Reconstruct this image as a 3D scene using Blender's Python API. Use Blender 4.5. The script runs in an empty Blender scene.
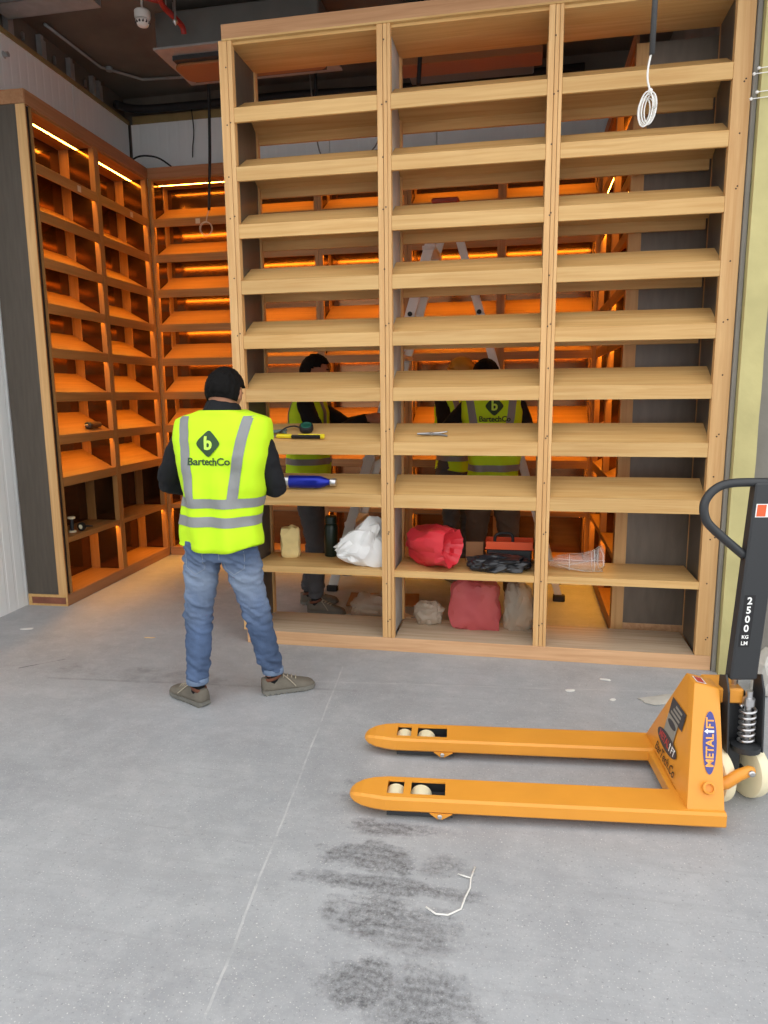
import bpy, bmesh, math, random
from mathutils import Vector, Matrix, noise
random.seed(7)
sc = bpy.context.scene
COL = sc.collection
V = Vector
# ------------------------------------------------------------------ camera
FPX = 704.4; PIT = .1672; YAW = -.1946; ROLL = -.0099
CAM = V((1.757, -4.151, 1.6))
_cy, _sy, _cp, _sp = math.cos(YAW), math.sin(YAW), math.cos(PIT), math.sin(PIT)
FW = V((_sy*_cp, _cy*_cp, -_sp)); _r = V((_cy, -_sy, 0)); _u = _r.cross(FW)
RT = _r*math.cos(ROLL) + _u*math.sin(ROLL); UP = -_r*math.sin(ROLL) + _u*math.cos(ROLL)
cam = bpy.data.cameras.new('camera'); camo = bpy.data.objects.new('camera', cam); COL.objects.link(camo)
cam.sensor_fit = 'VERTICAL'; cam.sensor_height = 24; cam.lens = FPX/1024*24
cam.clip_start = .05
_m = Matrix((RT, UP, -FW)).transposed().to_4x4(); _m.translation = CAM; camo.matrix_world = _m
sc.camera = camo
def at(px, py, z=None, Y=None, X=None):
    """a photo pixel to the point where its ray meets a known plane"""
    D = FW + RT*((px-384)/FPX) - UP*((py-512)/FPX)
    t = (z-CAM.z)/D.z if z is not None else ((Y-CAM.y)/D.y if Y is not None else (X-CAM.x)/D.x)
    return CAM + D*t
# ------------------------------------------------------------------ daylight
w = bpy.data.worlds.new('sky'); sc.world = w; w.use_nodes = True
bgn = w.node_tree.nodes['Background']; bgn.inputs[0].default_value = (.98, .985, 1, 1); bgn.inputs[1].default_value = 1.9
sc.view_settings.view_transform = 'Standard'; sc.view_settings.look = 'None'
sc.view_settings.gamma = 1; sc.view_settings.exposure = 0; sc.view_settings.use_curve_mapping = False
# ------------------------------------------------------------------ materials
def lin(*c): return tuple((x/255/12.92 if x/255 <= .04045 else ((x/255+.055)/1.055)**2.4) for x in c) + (1,)
def mat(name, col, rough=.6, metal=0, spec=.5, bump=0, bscale=40, var=0, vscale=6, emit=None, est=0, alpha=1, trans=0, stretch=(1,1,1), sheen=0):
    m = bpy.data.materials.new(name); m.use_nodes = True; nt = m.node_tree; b = nt.nodes['Principled BSDF']
    c = col if len(col) == 4 else (*col, 1)
    b.inputs['Base Color'].default_value = c; b.inputs['Roughness'].default_value = rough
    b.inputs['Metallic'].default_value = metal; b.inputs['Specular IOR Level'].default_value = spec
    b.inputs['Alpha'].default_value = alpha; b.inputs['Transmission Weight'].default_value = trans
    if sheen: b.inputs['Sheen Weight'].default_value = sheen
    if emit: b.inputs['Emission Color'].default_value = emit; b.inputs['Emission Strength'].default_value = est
    if var or bump:
        tc = nt.nodes.new('ShaderNodeTexCoord'); mp = nt.nodes.new('ShaderNodeMapping'); mp.inputs['Scale'].default_value = stretch
        nt.links.new(tc.outputs['Object'], mp.inputs[0])
    if var:
        n = nt.nodes.new('ShaderNodeTexNoise'); n.inputs['Scale'].default_value = vscale; n.inputs['Detail'].default_value = 6
        nt.links.new(mp.outputs[0], n.inputs['Vector'])
        r = nt.nodes.new('ShaderNodeValToRGB'); r.color_ramp.elements[0].position = .3; r.color_ramp.elements[1].position = .7
        r.color_ramp.elements[0].color = tuple(x*(1-var) for x in c[:3]) + (1,)
        r.color_ramp.elements[1].color = tuple(min(1, x*(1+var)) for x in c[:3]) + (1,)
        nt.links.new(n.outputs[0], r.inputs[0]); nt.links.new(r.outputs[0], b.inputs['Base Color'])
    if bump:
        n = nt.nodes.new('ShaderNodeTexNoise'); n.inputs['Scale'].default_value = bscale; n.inputs['Detail'].default_value = 4
        nt.links.new(mp.outputs[0], n.inputs['Vector'])
        bp = nt.nodes.new('ShaderNodeBump'); bp.inputs['Strength'].default_value = bump; bp.inputs['Distance'].default_value = .01
        nt.links.new(n.outputs[0], bp.inputs['Height']); nt.links.new(bp.outputs[0], b.inputs['Normal'])
    return m
def wood(name, c1, c2, axis, rough=.5):
    m = bpy.data.materials.new(name); m.use_nodes = True; nt = m.node_tree; b = nt.nodes['Principled BSDF']
    b.inputs['Roughness'].default_value = rough; b.inputs['Specular IOR Level'].default_value = .35
    N = nt.nodes.new; L = nt.links.new
    tc = N('ShaderNodeTexCoord'); oi = N('ShaderNodeObjectInfo'); mp = N('ShaderNodeMapping'); mp.vector_type = 'POINT'
    s = [34, 34, 34]; s[axis] = 1.3; mp.inputs['Scale'].default_value = s
    off = N('ShaderNodeVectorMath'); off.operation = 'SCALE'; off.inputs[0].default_value = (3.1, 7.7, 5.3); L(oi.outputs['Random'], off.inputs['Scale'])
    ad = N('ShaderNodeVectorMath'); L(tc.outputs['Object'], ad.inputs[0]); L(off.outputs[0], ad.inputs[1]); L(ad.outputs[0], mp.inputs[0])
    n = N('ShaderNodeTexNoise'); n.inputs['Scale'].default_value = 1; n.inputs['Detail'].default_value = 8; n.inputs['Roughness'].default_value = .62; n.inputs['Distortion'].default_value = .6
    L(mp.outputs[0], n.inputs['Vector'])
    r = N('ShaderNodeValToRGB'); r.color_ramp.elements[0].position = .36; r.color_ramp.elements[1].position = .66
    r.color_ramp.elements[0].color = c1; r.color_ramp.elements[1].color = c2; L(n.outputs[0], r.inputs[0])
    n2 = N('ShaderNodeTexNoise'); n2.inputs['Scale'].default_value = 2.5; L(ad.outputs[0], n2.inputs['Vector'])
    hs = N('ShaderNodeHueSaturation'); L(r.outputs[0], hs.inputs['Color'])
    mr = N('ShaderNodeMapRange'); mr.inputs[3].default_value = .9; mr.inputs[4].default_value = 1.1
    mix = N('ShaderNodeMath'); mix.operation = 'ADD'; L(n2.outputs[0], mix.inputs[0]); L(oi.outputs['Random'], mix.inputs[1])
    mr.inputs[1].default_value = .3; mr.inputs[2].default_value = 1.7
    L(mix.outputs[0], mr.inputs[0]); L(mr.outputs[0], hs.inputs['Value']); L(hs.outputs[0], b.inputs['Base Color'])
    bp = N('ShaderNodeBump'); bp.inputs['Strength'].default_value = .15; bp.inputs['Distance'].default_value = .002
    L(n.outputs[0], bp.inputs['Height']); L(bp.outputs[0], b.inputs['Normal'])
    return m
OAK1, OAK2 = lin(196, 152, 92), lin(213, 175, 116)
WX = wood('oak_along', OAK1, OAK2, 0); WZ = wood('oak_upright', lin(202, 154, 98), lin(220, 178, 122), 2)
PX = wood('plywood_along', lin(196, 150, 108), lin(216, 174, 132), 0, .65)
WXL = wood('shaded_oak_along', lin(150, 104, 56), lin(170, 122, 70), 0, .45); WZL = wood('shaded_oak_upright', lin(154, 108, 60), lin(174, 126, 74), 2, .45); PXL = wood('shaded_ply_along', lin(158, 112, 76), lin(176, 130, 92), 0, .6)  # same oak and ply, darkened: shade of the wall units put into the colour
PXC = wood('brown_ply_along', lin(168, 122, 84), lin(190, 144, 104), 0, .65)
DUSTY = wood('dusty_board', lin(178, 154, 126), lin(200, 180, 154), 0, .8)
BRONZE = mat('bronze_laminate', lin(104, 72, 46), .14, .85, .5, var=.2, vscale=3, stretch=(1, 1, 10))
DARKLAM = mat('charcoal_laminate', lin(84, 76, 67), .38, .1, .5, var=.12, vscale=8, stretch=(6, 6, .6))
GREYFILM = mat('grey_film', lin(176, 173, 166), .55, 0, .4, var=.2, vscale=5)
GROOVE = mat('groove_dark', lin(34, 26, 22), .8)
SCREW = mat('screw_hole', lin(60, 40, 26), .7)
LED = mat('led_strip', (.8, .5, .2, 1), .5, emit=(1, .41, .04, 1), est=50)
CONC_D = mat('dark_concrete', lin(112, 104, 94), .9, bump=.4, bscale=9, var=.22, vscale=2.5)
FOAM = mat('foam_edge', lin(150, 128, 84), .9, bump=.5, bscale=30, var=.15)
PANELW = mat('white_panel_paint', lin(236, 239, 238), .5, var=.03, vscale=2)
GALV = mat('galvanised_steel', lin(164, 165, 164), .5, .3, var=.12, vscale=12)
ACGREY = mat('ac_casing', lin(118, 118, 114), .5, .4, var=.08)
BRONZEP = mat('ac_panel_brown', lin(150, 98, 58), .4, 0)
BLACKR = mat('black_rubber', lin(24, 24, 25), .6)
WHITEP = mat('white_plastic', lin(232, 230, 224), .45)
REDP = mat('red_paint', lin(150, 38, 34), .5)
YCONC = mat('yellowish_concrete', lin(186, 176, 122), .85, bump=.35, bscale=14, var=.1, vscale=5)
GCONC = mat('grey_plaster', lin(134, 130, 122), .9, bump=.3, bscale=20, var=.1, vscale=4)
STEEL = mat('bright_steel', lin(205, 205, 205), .3, .9)
ALU = mat('aluminium', lin(214, 212, 206), .5, .25, var=.06)
LABELP = mat('paper_label', lin(205, 190, 165), .7)
# ------------------------------------------------------------------ mesh helpers
class MB:
    def __init__(s): s.v = []; s.f = []
    def add(s, vs, fs):
        k = len(s.v); s.v += [tuple(p) for p in vs]; s.f += [tuple(i+k for i in f) for f in fs]; return s
    def box(s, x0, x1, y0, y1, z0, z1):
        return s.add([(x0,y0,z0),(x1,y0,z0),(x1,y1,z0),(x0,y1,z0),(x0,y0,z1),(x1,y0,z1),(x1,y1,z1),(x0,y1,z1)],
                     [(0,3,2,1),(4,5,6,7),(0,1,5,4),(1,2,6,5),(2,3,7,6),(3,0,4,7)])
    def prism(s, poly, ax, a, b):
        """poly: 2-D points (counter-clockwise) extruded from a to b along axis ax (0: poly=(y,z), 1: (x,z), 2: (x,y))"""
        def p3(p, t): return ((t, p[0], p[1]), (p[0], t, p[1]), (p[0], p[1], t))[ax]
        n = len(poly)
        vs = [p3(p, a) for p in poly] + [p3(p, b) for p in poly]
        fs = [tuple(range(n))[::-1], tuple(range(n, 2*n))] + [(i, (i+1) % n, n+(i+1) % n, n+i) for i in range(n)]
        return s.add(vs, fs)
    def tube(s, pts, r, n=8, cap=True):
        pts = [V(p) for p in pts]; rs = r if isinstance(r, (list, tuple)) else [r]*len(pts)
        t = (pts[1]-pts[0]).normalized(); u = t.orthogonal().normalized(); rings = []
        for i, p in enumerate(pts):
            d = (pts[min(i+1, len(pts)-1)] - pts[max(i-1, 0)]).normalized()
            u = (u - d*u.dot(d)).normalized(); q = d.cross(u)
            rings.append([p + (u*math.cos(2*math.pi*j/n) + q*math.sin(2*math.pi*j/n))*rs[i] for j in range(n)])
        return s.rings(rings, cap)
    def rings(s, rings, cap=True, closed=True):
        n = len(rings[0]); vs = [p for r in rings for p in r]; fs = []
        for i in range(len(rings)-1):
            for j in range(n if closed else n-1):
                fs.append((i*n+j, i*n+(j+1) % n, (i+1)*n+(j+1) % n, (i+1)*n+j))
        if cap: fs += [tuple(range(n))[::-1], tuple(range((len(rings)-1)*n, len(rings)*n))]
        return s.add(vs, fs)
    def lathe(s, prof, n=20, o=(0,0,0), ax=V((0,0,1))):
        ax = V(ax).normalized(); u = ax.orthogonal().normalized(); q = ax.cross(u); o = V(o)
        return s.rings([[o + ax*h + (u*math.cos(2*math.pi*j/n) + q*math.sin(2*math.pi*j/n))*max(r, 1e-4) for j in range(n)] for r, h in prof])
    def limb(s, pts, rs, n=14):
        """a tapering limb with rounded ends"""
        pts = [V(p) for p in pts]; P = []; R = []
        d0 = (pts[0]-pts[1]).normalized(); d1 = (pts[-1]-pts[-2]).normalized()
        P += [pts[0]+d0*rs[0]*.95, pts[0]+d0*rs[0]*.6]; R += [rs[0]*.3, rs[0]*.8]
        for i in range(len(pts)):
            P.append(pts[i]); R.append(rs[i])
            if i < len(pts)-1:
                for k in (.33, .67): P.append(pts[i].lerp(pts[i+1], k)); R.append(rs[i]*(1-k)+rs[i+1]*k)
        P += [pts[-1]+d1*rs[-1]*.6, pts[-1]+d1*rs[-1]*.95]; R += [rs[-1]*.8, rs[-1]*.3]
        return s.tube(P, R, n)
    def ell(s, c, r, M=None, n=16, m=10):
        c = V(c); rings = []
        for i in range(1, m):
            a = math.pi*i/m
            rings.append([c + (M or Matrix.Identity(3)) @ V((r[0]*math.sin(a)*math.cos(2*math.pi*j/n), r[1]*math.sin(a)*math.sin(2*math.pi*j/n), -r[2]*math.cos(a))) for j in range(n)])
        return s.rings(rings)
    def grid(s, fn, nu, nv):
        vs = [fn(i/nu, j/nv) for j in range(nv+1) for i in range(nu+1)]
        return s.add(vs, [(j*(nu+1)+i, j*(nu+1)+i+1, (j+1)*(nu+1)+i+1, (j+1)*(nu+1)+i) for j in range(nv) for i in range(nu)])
    def mesh(s, name='m'):
        me = bpy.data.meshes.new(name); me.from_pydata(s.v, [], s.f); me.update(); return me
    def obj(s, name, m, parent=None, smooth=False, bevel=0, seg=1, fix=True, loc=None):
        me = s.mesh(name)
        bm = bmesh.new(); bm.from_mesh(me)
        if fix: bmesh.ops.recalc_face_normals(bm, faces=bm.faces)
        if bevel: bmesh.ops.bevel(bm, geom=[e for e in bm.edges if len(e.link_faces) == 2 and e.calc_face_angle(0) > .6], offset=bevel, segments=seg, affect='EDGES', profile=.5, clamp_overlap=True)
        bm.to_mesh(me); bm.free()
        return link(name, me, m, parent, smooth, loc)
def link(name, me, m, parent=None, smooth=False, loc=None):
    if m is not None and not me.materials: me.materials.append(m)
    if smooth:
        for p in me.polygons: p.use_smooth = True
        if smooth == 'auto':
            me.set_sharp_from_angle(angle=math.radians(38))
    o = bpy.data.objects.new(name, me); COL.objects.link(o); o.parent = parent
    if loc: o.location = loc
    return o
def twin(o, parent=None, loc=None):
    c = o.copy(); COL.objects.link(c); c.parent = parent if parent else o.parent
    if loc: c.location = loc
    return c
def tag(o, label=None, cat=None, group=None, kind=None):
    if label: o['label'] = label
    if cat: o['category'] = cat
    if group: o['group'] = group
    if kind: o['kind'] = kind
    return o
def empty(name, loc, rz=0, label=None, cat=None, group=None):
    o = bpy.data.objects.new(name, None); COL.objects.link(o); o.location = loc; o.rotation_euler = (0, 0, rz); o.empty_display_size = .1
    return tag(o, label, cat, group)
def evaluated(o):
    bpy.context.view_layer.update(); dg = bpy.context.evaluated_depsgraph_get()
    return bpy.data.meshes.new_from_object(o.evaluated_get(dg))
def remesh(mb, voxel, smooth=3):
    me = mb.mesh('t'); o = bpy.data.objects.new('t', me); COL.objects.link(o)
    bm = bmesh.new(); bm.from_mesh(me); bmesh.ops.recalc_face_normals(bm, faces=bm.faces); bm.to_mesh(me); bm.free()
    md = o.modifiers.new('r', 'REMESH'); md.mode = 'VOXEL'; md.voxel_size = voxel
    if smooth: sm = o.modifiers.new('s', 'SMOOTH'); sm.factor = .5; sm.iterations = smooth
    r = evaluated(o); bpy.data.objects.remove(o); return r
def text_mesh(body, size, extrude=0, shear=0, spacing=1, bold=0, cut=0):
    cu = bpy.data.curves.new('t', 'FONT'); cu.body = body; cu.size = size; cu.align_x = 'CENTER'; cu.align_y = 'CENTER'
    cu.extrude = extrude; cu.shear = shear; cu.space_character = spacing; cu.resolution_u = 3; cu.offset = bold
    o = bpy.data.objects.new('t', cu); COL.objects.link(o); me = evaluated(o); bpy.data.objects.remove(o); me.materials.clear()
    if cut:
        bm = bmesh.new(); bm.from_mesh(me); bmesh.ops.triangulate(bm, faces=bm.faces)
        for _ in range(4):
            es = [e for e in bm.edges if e.calc_length() > cut]
            if not es: break
            bmesh.ops.subdivide_edges(bm, edges=es, cuts=1, use_grid_fill=True); bmesh.ops.triangulate(bm, faces=bm.faces)
        bm.to_mesh(me); bm.free()
    return me
def place(me, fn):
    for v in me.vertices: v.co = fn(v.co)
    me.update(); return me
def flat_on(o, right, up):
    """maps lettering drawn in x, y onto a plane"""
    o, right, up = V(o), V(right).normalized(), V(up).normalized(); nrm = right.cross(up)
    return lambda c: o + right*c.x + up*c.y + nrm*c.z
def catmull(pts, k=5):
    pts = [V(p) for p in pts]; out = []
    for i in range(len(pts)-1):
        a, b, c, d = pts[max(i-1, 0)], pts[i], pts[i+1], pts[min(i+2, len(pts)-1)]
        for j in range(k):
            t = j/k; out.append(.5*((2*b) + (c-a)*t + (2*a-5*b+4*c-d)*t*t + (3*b-a-3*c+d)*t**3))
    return out + [pts[-1]]
def displace(me, fn):
    n = len(me.vertices); co = [0.0]*(3*n); nr = [0.0]*(3*n)
    me.vertices.foreach_get('co', co); me.vertices.foreach_get('normal', nr)
    for i in range(n):
        p = V(co[3*i:3*i+3]); d = fn(p)
        for k in range(3): co[3*i+k] += nr[3*i+k]*d
    me.vertices.foreach_set('co', co); me.update(); return me
def fbm(p, o=3): return noise.fractal(p, 1, 2, o)
# ------------------------------------------------------------------ the setting
def floor_mat():
    m = bpy.data.materials.new('polished_concrete'); m.use_nodes = True; nt = m.node_tree; b = nt.nodes['Principled BSDF']
    N = nt.nodes.new; L = nt.links.new
    tc = N('ShaderNodeTexCoord')
    def nz(scale, detail=6, rough=.6, vec=None, dist=0):
        n = N('ShaderNodeTexNoise'); n.inputs['Scale'].default_value = scale; n.inputs['Detail'].default_value = detail
        n.inputs['Roughness'].default_value = rough; n.inputs['Distortion'].default_value = dist; L(vec or tc.outputs['Object'], n.inputs['Vector']); return n.outputs[0]
    def ramp(v, p0, p1, c0=(0,0,0,1), c1=(1,1,1,1)):
        r = N('ShaderNodeValToRGB'); r.color_ramp.elements[0].position = p0; r.color_ramp.elements[1].position = p1
        r.color_ramp.elements[0].color = c0; r.color_ramp.elements[1].color = c1; L(v, r.inputs[0]); return r.outputs[0]
    def mixc(fac, a, bb, mode='MIX'):
        x = N('ShaderNodeMix'); x.data_type = 'RGBA'; x.blend_type = mode
        if isinstance(fac, float): x.inputs[0].default_value = fac
        else: L(fac, x.inputs[0])
        for i, s in ((6, a), (7, bb)):
            if isinstance(s, tuple): x.inputs[i].default_value = s
            else: L(s, x.inputs[i])
        return x.outputs[2]
    base = ramp(nz(1.1, 8, .62, dist=.8), .28, .74, lin(150, 152, 155), lin(174, 176, 178))
    base = mixc(ramp(nz(7, 10, .78), .46, .72, (0,0,0,1), (.6,.6,.6,1)), base, lin(188, 189, 190))
    base = mixc(ramp(nz(22, 8, .8), .54, .74, (0,0,0,1), (.45,.45,.45,1)), base, lin(134, 136, 139))
    # fine pale aggregate
    base = mixc(ramp(nz(150, 2, .5), .64, .72), base, lin(214, 214, 210))
    base = mixc(ramp(nz(85, 3, .6), .3, .38, (1,1,1,1), (0,0,0,1)), base, lin(140, 141, 142))
    # long trowel streaks
    mp = N('ShaderNodeMapping'); mp.inputs['Scale'].default_value = (.5, 7, 1); mp.inputs['Rotation'].default_value = (0, 0, .25); L(tc.outputs['Object'], mp.inputs[0])
    base = mixc(ramp(nz(2.2, 6, .7, mp.outputs[0], .5), .52, .75, (0,0,0,1), (.5,.5,.5,1)), base, lin(150, 151, 153))
    # tyre scuff marks: a few bands of dark rubber by the forks
    sx = N('ShaderNodeSeparateXYZ'); L(tc.outputs['Object'], sx.inputs[0])
    def M(op, a, c=None, clamp=False):
        x = N('ShaderNodeMath'); x.operation = op; x.use_clamp = clamp
        for i, s in enumerate((a, c)):
            if s is None: continue
            if isinstance(s, (int, float)): x.inputs[i].default_value = s
            else: L(s, x.inputs[i])
        return x.outputs[0]
    def blob(cx, cy, rx, ry, soft=1.0):
        a = M('DIVIDE', M('SUBTRACT', sx.outputs[0], cx), rx); c = M('DIVIDE', M('SUBTRACT', sx.outputs[1], cy), ry)
        d = M('SQRT', M('ADD', M('MULTIPLY', a, a), M('MULTIPLY', c, c)))
        return M('MULTIPLY', M('SUBTRACT', M('ADD', 1.05, M('MULTIPLY', M('SUBTRACT', nz(6, 6, .75), .5), 2.6)), d), 1.7*soft, True)
    spots = [(1.30, -1.80, .20, .05, .7), (1.27, -1.97, .18, .085, .95), (1.52, -1.97, .10, .07, .45), (1.35, -2.11, .28, .045, .75), (1.33, -2.25, .16, .12, .7),
             (1.20, -2.25, .05, .06, .6), (1.48, -2.29, .20, .10, .5), (1.36, -2.50, .13, .10, .9), (1.52, -2.52, .18, .14, .55), (1.33, -1.52, .28, .05, .75), (1.2, -1.62, .2, .05, .5)]
    tot = None
    for cx, cy, rx, ry, k in spots:
        q = M('MULTIPLY', blob(cx, cy, rx, ry), k); tot = q if tot is None else M('MAXIMUM', tot, q)
    wv = N('ShaderNodeTexWave'); wv.wave_type = 'RINGS'; wv.inputs['Scale'].default_value = 9; wv.inputs['Distortion'].default_value = 9; wv.inputs['Detail'].default_value = 3
    mo = N('ShaderNodeMapping'); mo.inputs['Location'].default_value = (-1.2, 1.95, 0); L(tc.outputs['Object'], mo.inputs[0]); L(mo.outputs[0], wv.inputs['Vector'])
    gr = M('MULTIPLY', M('MULTIPLY', tot, 1.7, True), M('ADD', M('MULTIPLY', wv.outputs[1], .22), M('MULTIPLY', ramp(nz(55, 6, .85), .36, .62), .8)), True)
    base = mixc(M('MULTIPLY', gr, .95, True), base, lin(84, 84, 86))
    # dusty dark smear on the left
    sm = M('MULTIPLY', blob(-.35, -.62, .75, .10), ramp(nz(6, 5, .7), .4, .65)); base = mixc(M('MULTIPLY', sm, .45), base, lin(112, 111, 110))
    # faint saw cut and a pale drag line
    # short dark scratches in two directions
    for rz, k in ((.7, .32), (-.5, .26), (1.4, .22)):
        mp2 = N('ShaderNodeMapping'); mp2.inputs['Scale'].default_value = (1.2, 22, 1); mp2.inputs['Rotation'].default_value = (0, 0, rz); L(tc.outputs['Object'], mp2.inputs[0])
        base = mixc(ramp(nz(1.6, 4, .6, mp2.outputs[0], .4), .66, .74, (0,0,0,1), (k,k,k,1)), base, lin(132, 133, 135))
    def line(x0, y0, x1, y1, wd, col, k, base):
        dx, dy = x1-x0, y1-y0; l = math.hypot(dx, dy); nx, ny = -dy/l, dx/l
        d = M('ABSOLUTE', M('ADD', M('ADD', M('MULTIPLY', M('SUBTRACT', sx.outputs[0], x0), nx), M('MULTIPLY', M('SUBTRACT', sx.outputs[1], y0), ny)), M('MULTIPLY', M('SUBTRACT', nz(3), .5), .02)))
        t = M('DIVIDE', M('ADD', M('MULTIPLY', M('SUBTRACT', sx.outputs[0], x0), dx), M('MULTIPLY', M('SUBTRACT', sx.outputs[1], y0), dy)), l*l)
        f = M('MULTIPLY', M('LESS_THAN', d, wd), M('MULTIPLY', M('GREATER_THAN', t, 0.), M('LESS_THAN', t, 1.)))
        return mixc(M('MULTIPLY', M('MULTIPLY', f, ramp(nz(9), .35, .6)), k), base, col)
    base = line(.74, -.3, 1.0, -2.9, .004, lin(206, 206, 204), .55, base)
    base = line(-1.17, -.65, -.98, -.47, .006, lin(70, 68, 66), .9, base)
    base = line(-.9, -.75, .9, -.62, .012, lin(120, 119, 118), .4, base)
    base = line(.5, -.55, 2.9, -.32, .006, lin(204, 203, 200), .35, base)
    L(base, b.inputs['Base Color'])
    r = ramp(nz(3, 5), .3, .7, (.42,.42,.42,1), (.62,.62,.62,1)); L(r, b.inputs['Roughness']); b.inputs['Specular IOR Level'].default_value = .35
    bp = N('ShaderNodeBump'); bp.inputs['Strength'].default_value = .12; bp.inputs['Distance'].default_value = .004; L(nz(60, 6, .7), bp.inputs['Height']); L(bp.outputs[0], b.inputs['Normal'])
    return m
XL, YB, ZC = -2.035, 2.645, 4.47
YF = -.55  # unseen front edge of the ceiling, set to cut daylight behind the bookcase
TW = .042   # the left wall and its bookcase stand slightly out of square
tag(MB().box(-6, 9, -12, YB+.3, -.15, 0).obj('floor', floor_mat()), 'grey polished concrete floor with dark tyre scuffs', kind='structure')
# ribbed white sandwich panels, 1 m wide, on both walls
def rib_profile(wd, face, sgn):
    """outline in (along, out): shallow ribs every 0.1 m; returns the ribbed face then the back"""
    pts = []; x = 0.006
    while x < wd-.05:
        pts += [(x, face), (x+.068, face), (x+.074, face+sgn*.0014), (x+.094, face+sgn*.0014)]; x += .1
    pts.append((wd-.006, face))
    return pts
wl = tag(MB().box(XL-.3, XL-.08, -4.3, YB+.3, 0, ZC).obj('wall_left', CONC_D), 'white ribbed panel wall on the left', kind='structure')
ys = [-4.3 + i for i in range(7)] + [YB]
for i in range(7):
    y0, y1 = ys[i], ys[i+1]
    pr = rib_profile(y1-y0, XL, -1)
    poly = [(p[1], y0+p[0]) for p in pr] + [(XL-.075, y1-.006), (XL-.075, y0+.006)]
    MB().prism(poly, 2, 0, 4.2).obj('panel', PANELW, wl)
MB().box(XL-.08, XL+.012, -4.3, YB, 4.2, 4.235).obj('panel_edge', FOAM, wl)
for y in (.95, 1.35, 1.75, 2.1, 2.2):
    MB().box(XL-.07, XL-.03, y, y+.035, 4.235, 4.43).box(XL-.07, XL-.066, y-.004, y+.12, 4.235, 4.43).obj('steel_stud', GALV, wl)
for y in (1.05, 1.45, 1.9):
    MB().lathe([(.012, 0), (.012, .05), (.006, .06)], 8, (XL-.05, y+.1, 4.3)).obj('clip', STEEL, wl)
_R = Matrix.Rotation(TW, 4, 'Z'); wl.matrix_world = Matrix.Translation((XL, 1.4, 0)) @ _R @ Matrix.Translation((-XL, -1.4, 0))
wb = tag(MB().box(XL-.3, 3.1, YB+.08, YB+.3, 0, ZC).obj('wall_back', CONC_D), 'white ribbed panel wall at the back', kind='structure')
for i in range(5):
    x0 = XL-.03 + i; pr = rib_profile(1.0, YB, 1)
    poly = [(x0+p[0], p[1]) for p in pr] + [(x0+.994, YB+.075), (x0+.006, YB+.075)]
    MB().prism(poly, 2, 0, 4.2).obj('panel', PANELW, wb)
MB().box(XL, 3.0, YB-.012, YB+.08, 4.2, 4.27).obj('panel_edge', FOAM, wb)
wr = tag(MB().box(2.885, 3.1, .36, YB+.3, 0, ZC).obj('wall_side', GCONC), 'grey plastered side wall behind the end of the tall shelving', kind='structure')
tag(MB().box(2.992, 7.5, .12, .355, 0, ZC).obj('wall_right', GCONC), 'grey plastered wall to the right of the yellowish column', kind='structure')
ce = tag(MB().box(XL-.3, 7.5, YF, YB+.3, ZC, ZC+.25).obj('ceiling', CONC_D), 'dark bare concrete ceiling slab', kind='structure')
wf = tag(MB().box(XL-.3, 7.5, YF-.2, YF, 3.92, ZC+.25).obj('daylight_blocker', CONC_D), 'unseen concrete beam added to block daylight', kind='structure')  # unseen beam, added to keep daylight off the back shelving and upper wall
MB().box(7.3, 7.5, YF, .12, 4.0, ZC).obj('daylight_blocker_side', CONC_D, wf)  # unseen side beam, added to limit daylight from the right
# yellowish concrete column beside the shelving
co = tag(MB().box(2.854, 2.876, -.02, .36, 0, ZC).obj('trim_1', GCONC, bevel=.003), 'grey plaster strip between tall shelving and yellowish column', kind='structure')
def column():
    rings = []
    for k in range(41):
        z = ZC*k/40; r = []
        for (x, y) in ((2.9,-.065),(2.94,-.065),(2.98,-.065),(3.02,-.065),(3.055,-.065),(3.055,.1),(3.055,.36),(2.9,.36),(2.9,.2),(2.9,.05)):
            d = .006*noise.noise(V((x*9, y*9, z*7)))
            x = 2.878+(x-2.9)*.71; r.append(V((x+(d if x > 2.95 else d*.3), y+(d*.8 if y < 0 else 0), z)))
        rings.append(r)
    return MB().rings(rings).obj('column', YCONC, smooth='auto')
tag(column(), 'yellowish rough concrete column right of tall shelving', 'column')
for i, (px, py, s) in enumerate(((759, 68, 1), (754, 74, 1), (757, 92, 1), (751, 99, 1))):
    p = at(px, py, Y=-.075)
    o = MB().tube([p, p + V((.09, -.004, .004)), p + V((.13, .0, .006))], .0022, 6).obj('tie_wire', WHITEP)
    tag(o, ['upper white tie wire crossing the yellowish column', 'second white tie wire across the yellowish column', 'third white tie wire across the yellowish column', 'lowest white tie wire across the yellowish column'][i], 'wire', 'tie wires on the column')
    MB().ell(p, (.008, .008, .008), n=8, m=6).obj('bead', WHITEP, o, True)
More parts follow.
